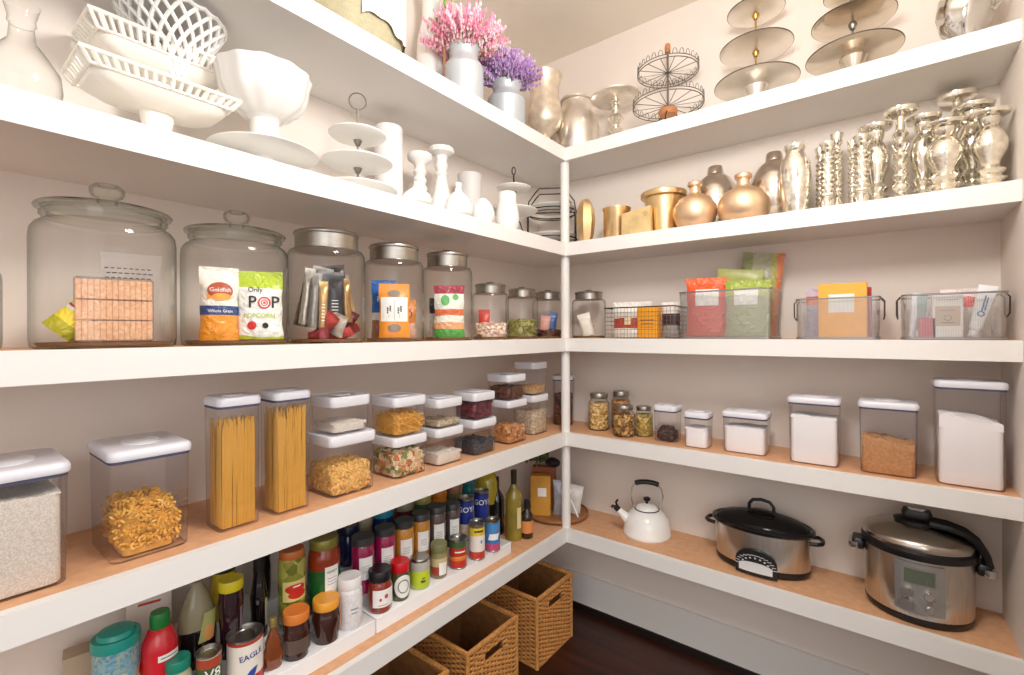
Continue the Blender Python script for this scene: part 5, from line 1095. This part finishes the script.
p, _, _ = at('L', 444.5, .12, za); o = MB().tube([(0, 0, 0), (.0, 0, .2)], .006, 8).build('wooden_dowel', mat('brown_dowel', '9a6a4c', .6), None, loc=p); tag(o, 'thin brown wooden dowel standing left of the pink flower can', 'stick')
ZN = mat('whitewashed_zinc', 'c3c9ce', .45, .35, noise=.1, nscale=12, stretch=(1, 1, .3), bump=.2)
def milkcan(px, wpx, yt, label, fl, n, c1, c2, spread, hgt, green=False):
    g = rnd_item('L', px, .075, za, wpx, yt); p, r, h, a = g
    t = thing('milk_can', label, 'vase', p, a, 'zinc flower cans')
    MB().lathe([(0, 0), (r*.95, 0), (r, .006), (r, h*.58), (r*1.02, h*.6), (r, h*.62)], 44, flute=.012, nfl=22).build('ribbed_body', ZN, t)
    MB().lathe([(r, h*.62), (r*.97, h*.64), (r*.78, h*.74), (r*.72, h*.78), (r*.72, h*.84), (r*.82, h*.99), (r*.84, h), (r*.8, h*.99), (r*.7, h*.8), (0, h*.75)], 40).build('neck', ZN, t)
    o = thing('flower_bunch', fl, 'flowers', (p[0], p[1], p[2]+h*.79), a)
    blo = MB(); stm = MB(); ble = MB()
    for i in range(n):
        th = rnd.random()*2*PI; q = math.sqrt(rnd.random()); lean = q*spread; L = hgt*(.75+.3*rnd.random())*(1-.55*q*q)
        ex, ey, ez = lean*math.cos(th), lean*math.sin(th), L
        P = [Vector((r*.5*q*math.cos(th)*f**.3+ex*f**1.4, r*.5*q*math.sin(th)*f**.3+ey*f**1.4, ez*f-.015*q*f*f)) for f in [k/6 for k in range(7)]]
        stm.tube([tuple(v) for v in P[:5]], .0012, 4)
        tgt = blo if rnd.random() < .62 else ble
        for k in range(20):
            f = .38+.62*k/19; i0 = min(5, int(f*6)); v = P[i0].lerp(P[i0+1], f*6-i0); rr = .0105*(1.15-f)+.0035
            d = Vector((rnd.random()-.5, rnd.random()-.5, rnd.random()*.6)).normalized()*rr
            tgt.ball(tuple(v+d), .005, 4, 3, (.8, .8, 1.5))
    blo.build('blooms', mat('bloom_'+c1, c1, .7, noise=.12, nscale=60), o); ble.build('paler_blooms', mat('bloom_'+c2, c2, .7, noise=.1, nscale=60), o); stm.build('stems', mat('flower_stem', '6c8a48', .6), o)
    if green:
        m = MB()
        for i in range(26): m.ball((-.05-.05*rnd.random(), -.02+.04*rnd.random(), hgt*.7+.09*rnd.random()), .01, 6, 3, (1, .4, 1.6))
        m.build('green_sprig', mat('fresh_green', '6ea83c', .5), o)
    return t
milkcan(464, 39, 48, 'whitewashed zinc milk can holding the pink flowers', 'bunch of pink heather-like flowers in the left zinc can', 150, 'ea98b4', 'f6c8d6', .14, .2, True)
milkcan(506.5, 37, 85, 'whitewashed zinc milk can holding the purple flowers', 'bunch of purple lavender-like flowers in the right zinc can', 135, 'b48cc6', 'd2bae0', .125, .185)
g = rnd_item('L', 545, .105, za, 36, 77); lat('hurricane_vase', 'tall cream mercury glass hurricane vase on the top shelf at the corner', 'vase', g, MERC2, [(0, 0), (.7, 0), (.72, .03), (.3, .1), (.28, .19), (.45, .23), (.85, .32), (1, .44), (.97, .54), (.82, .7), (.8, .82), (.9, .94), (1, 1), (.95, .99)])
g = rnd_item('R', 577, .15, za, 45, 101); lat('silver_urn', 'matte silver canister vase with a flared collar at the corner of the top shelf', 'vase', g, SILVER, [(0, 0), (.95, 0), (1, .05), (1, .5), (.92, .66), (.74, .8), (.66, .86), (.66, .95), (.74, .965), (.74, 1), (.68, .995), (.6, .8)])
g = rnd_item('R', 616, .135, za, 50, 97); p, r, h, a = g
t = lat('pedestal_plate', 'silver pedestal plate on a turned clear stem', 'pedestal plate', g, SILVER, [(0, .9), (.3, .9), (.9, .93), (1, .97), (1, 1), (.9, .96), (0, .95)], 'plate')
MB().lathe([(0, 0), (r*.5, 0), (r*.48, h*.03), (r*.2, h*.1), (r*.12, h*.2), (r*.3, h*.33), (r*.14, h*.42), (r*.34, h*.55), (r*.14, h*.66), (r*.2, h*.78), (r*.12, h*.86), (r*.25, h*.905)], 28).build('turned_stem', MERC, t)
# wire cupcake stand
p, tq, _ = at('R', 668, .154, za); t = thing('wire_cupcake_stand', 'two-tier dark wire cupcake stand with copper base and finial', 'cupcake stand', p, face(p))
COP = mat('copper_wood', 'c98a5c', .4, .3)
MB().lathe([(0, .085), (.035, .085), (.042, .1), (.036, .112), (0, .112)], 24).build('hub', COP, t)
MB().tube([(0, 0, .1), (0, 0, .36)], .005, 8).build('pole', NICK, t)
MB().lathe([(0, .355), (.012, .358), (.013, .38), (.01, .395), (0, .398)], 16).build('finial', COP, t)
for z, r in ((.125, .147), (.27, .127)):
    m = MB(); m.ring(r, z, .0022, 48); m.ring(r, z+.012, .0018, 48)
    for k in range(14): a = 2*PI*k/14; m.tube([(0, 0, z), (r*math.cos(a), r*math.sin(a), z)], .0016, 5)
    for k in range(28):
        a = 2*PI*k/28; m.tube([(r*math.cos(a+s), r*math.sin(a+s), z+dz) for s, dz in ((-.08, .012), (-.05, .03), (0, .036), (.05, .03), (.08, .012))], .0013, 4)
    m.build('wire_tier', MC['thin_wire'], t)
for k in range(3):
    a = 2*PI*k/3+.4; MB().tube([(.03*math.cos(a), .03*math.sin(a), .095), (.07*math.cos(a), .07*math.sin(a), .06), (.1*math.cos(a), .1*math.sin(a), .003)], .003, 6).build('leg', DARKW, t)
BRS = mat('brass', 'c9a458', .3, .9)
p, _, _ = at('R', 756, .156, za); tiers('three-tier silver tray stand with brass collars', p, [(.096, .148), (.232, .128), (.378, .1)], .49, .02, SILVER, BRS, dish=.014, rim=mat('dark_silver_rim', '6d655c', .3, .9), group='silver tray stands', plate_name='tray')
p, _, _ = at('R', 853, .152, za); tiers('silver tray stand with wide mirror-like trays, right of the brass-collared one', p, [(.096, .14), (.214, .122), (.315, .085)], .42, .02, mat('mirror_silver', 'ddd2c2', .18, .92, noise=.06), NICK, dish=.014, rim=MC['dark_silver_rim'], group='silver tray stands', plate_name='tray')
p, _, _ = at('R', 965, .115, za); t = thing('silver_pitcher', 'ornate polished silver pitcher at the right end of the top shelf', 'pitcher', p, face(p))
MB().lathe([(0, 0), (.05, 0), (.052, .008), (.03, .025), (.03, .035), (.055, .07), (.066, .12), (.06, .17), (.04, .21), (.038, .24), (.05, .27), (.045, .268), (0, .2)], 44, flute=.05, nfl=8, tw=12).build('fluted_body', CHROME, t)
MB().tube([(.06, 0, .1), (.095, 0, .13), (.1, 0, .18), (.085, 0, .23), (.046, 0, .25)], .006, 8).build('handle', CHROME, t)
# ================================================================ light, world, camera
sc = bpy.context.scene
w = bpy.data.worlds.new('open_room'); sc.world = w; w.use_nodes = True
nt = w.node_tree; bg = nt.nodes['Background']
tc = nt.nodes.new('ShaderNodeTexCoord'); sp = nt.nodes.new('ShaderNodeSeparateXYZ'); nt.links.new(tc.outputs['Generated'], sp.inputs[0])
cr = nt.nodes.new('ShaderNodeValToRGB'); nt.links.new(sp.outputs[2], cr.inputs[0])
e = cr.color_ramp.elements; e[0].position = 0; e[0].color = (.62, .56, .52, 1); e[1].position = .35; e[1].color = (1, .98, .96, 1)
nt.links.new(cr.outputs[0], bg.inputs[0]); bg.inputs[1].default_value = WORLD
def area(name, loc, size, power, col, target=None, sy=None):
    d = bpy.data.lights.new(name, 'AREA'); d.energy = power; d.size = size; d.color = col
    if sy: d.shape = 'RECTANGLE'; d.size_y = sy
    o = bpy.data.objects.new(name, d); COL.objects.link(o); o.location = loc
    if target: o.rotation_euler = (Vector(target)-Vector(loc)).to_track_quat('-Z', 'Y').to_euler()
    return o
pl = bpy.data.lights.new('ceiling_lamp', 'POINT'); pl.energy = LAMP; pl.color = (1, .965, .925); pl.shadow_soft_size = .16
po = bpy.data.objects.new('ceiling_lamp', pl); COL.objects.link(po); po.location = (-.2, .75, 2.4)
area('doorway_light', (1.3, -1.3, 1.75), 1.6, DOOR_FILL, (.95, .97, 1), (-1.0, 1.6, 1.0), 2.0)  # soft fill added behind the camera; the doorway itself is unseen
cam = bpy.data.cameras.new('camera'); co = bpy.data.objects.new('camera', cam); COL.objects.link(co)
co.location = (0, 0, EYE); co.rotation_euler = (Matrix.Rotation(math.atan2(-FW[0], FW[1]), 3, 'Z') @ Matrix.Rotation(PI/2, 3, 'X') @ Matrix.Rotation(-ROLL, 3, 'Z')).to_euler()
cam.sensor_fit = 'HORIZONTAL'; cam.sensor_width = 36; cam.lens = F/1024*36; cam.clip_start = .02; cam.shift_y = -(CY-HY)/1024
sc.camera = co
sc.view_settings.view_transform = 'Standard'; sc.view_settings.look = 'None'; sc.view_settings.exposure = EXPO; sc.view_settings.gamma = 1; sc.view_settings.use_curve_mapping = False
sc.cycles.transparent_max_bounces = 40; sc.cycles.max_bounces = 10; sc.cycles.diffuse_bounces = 5
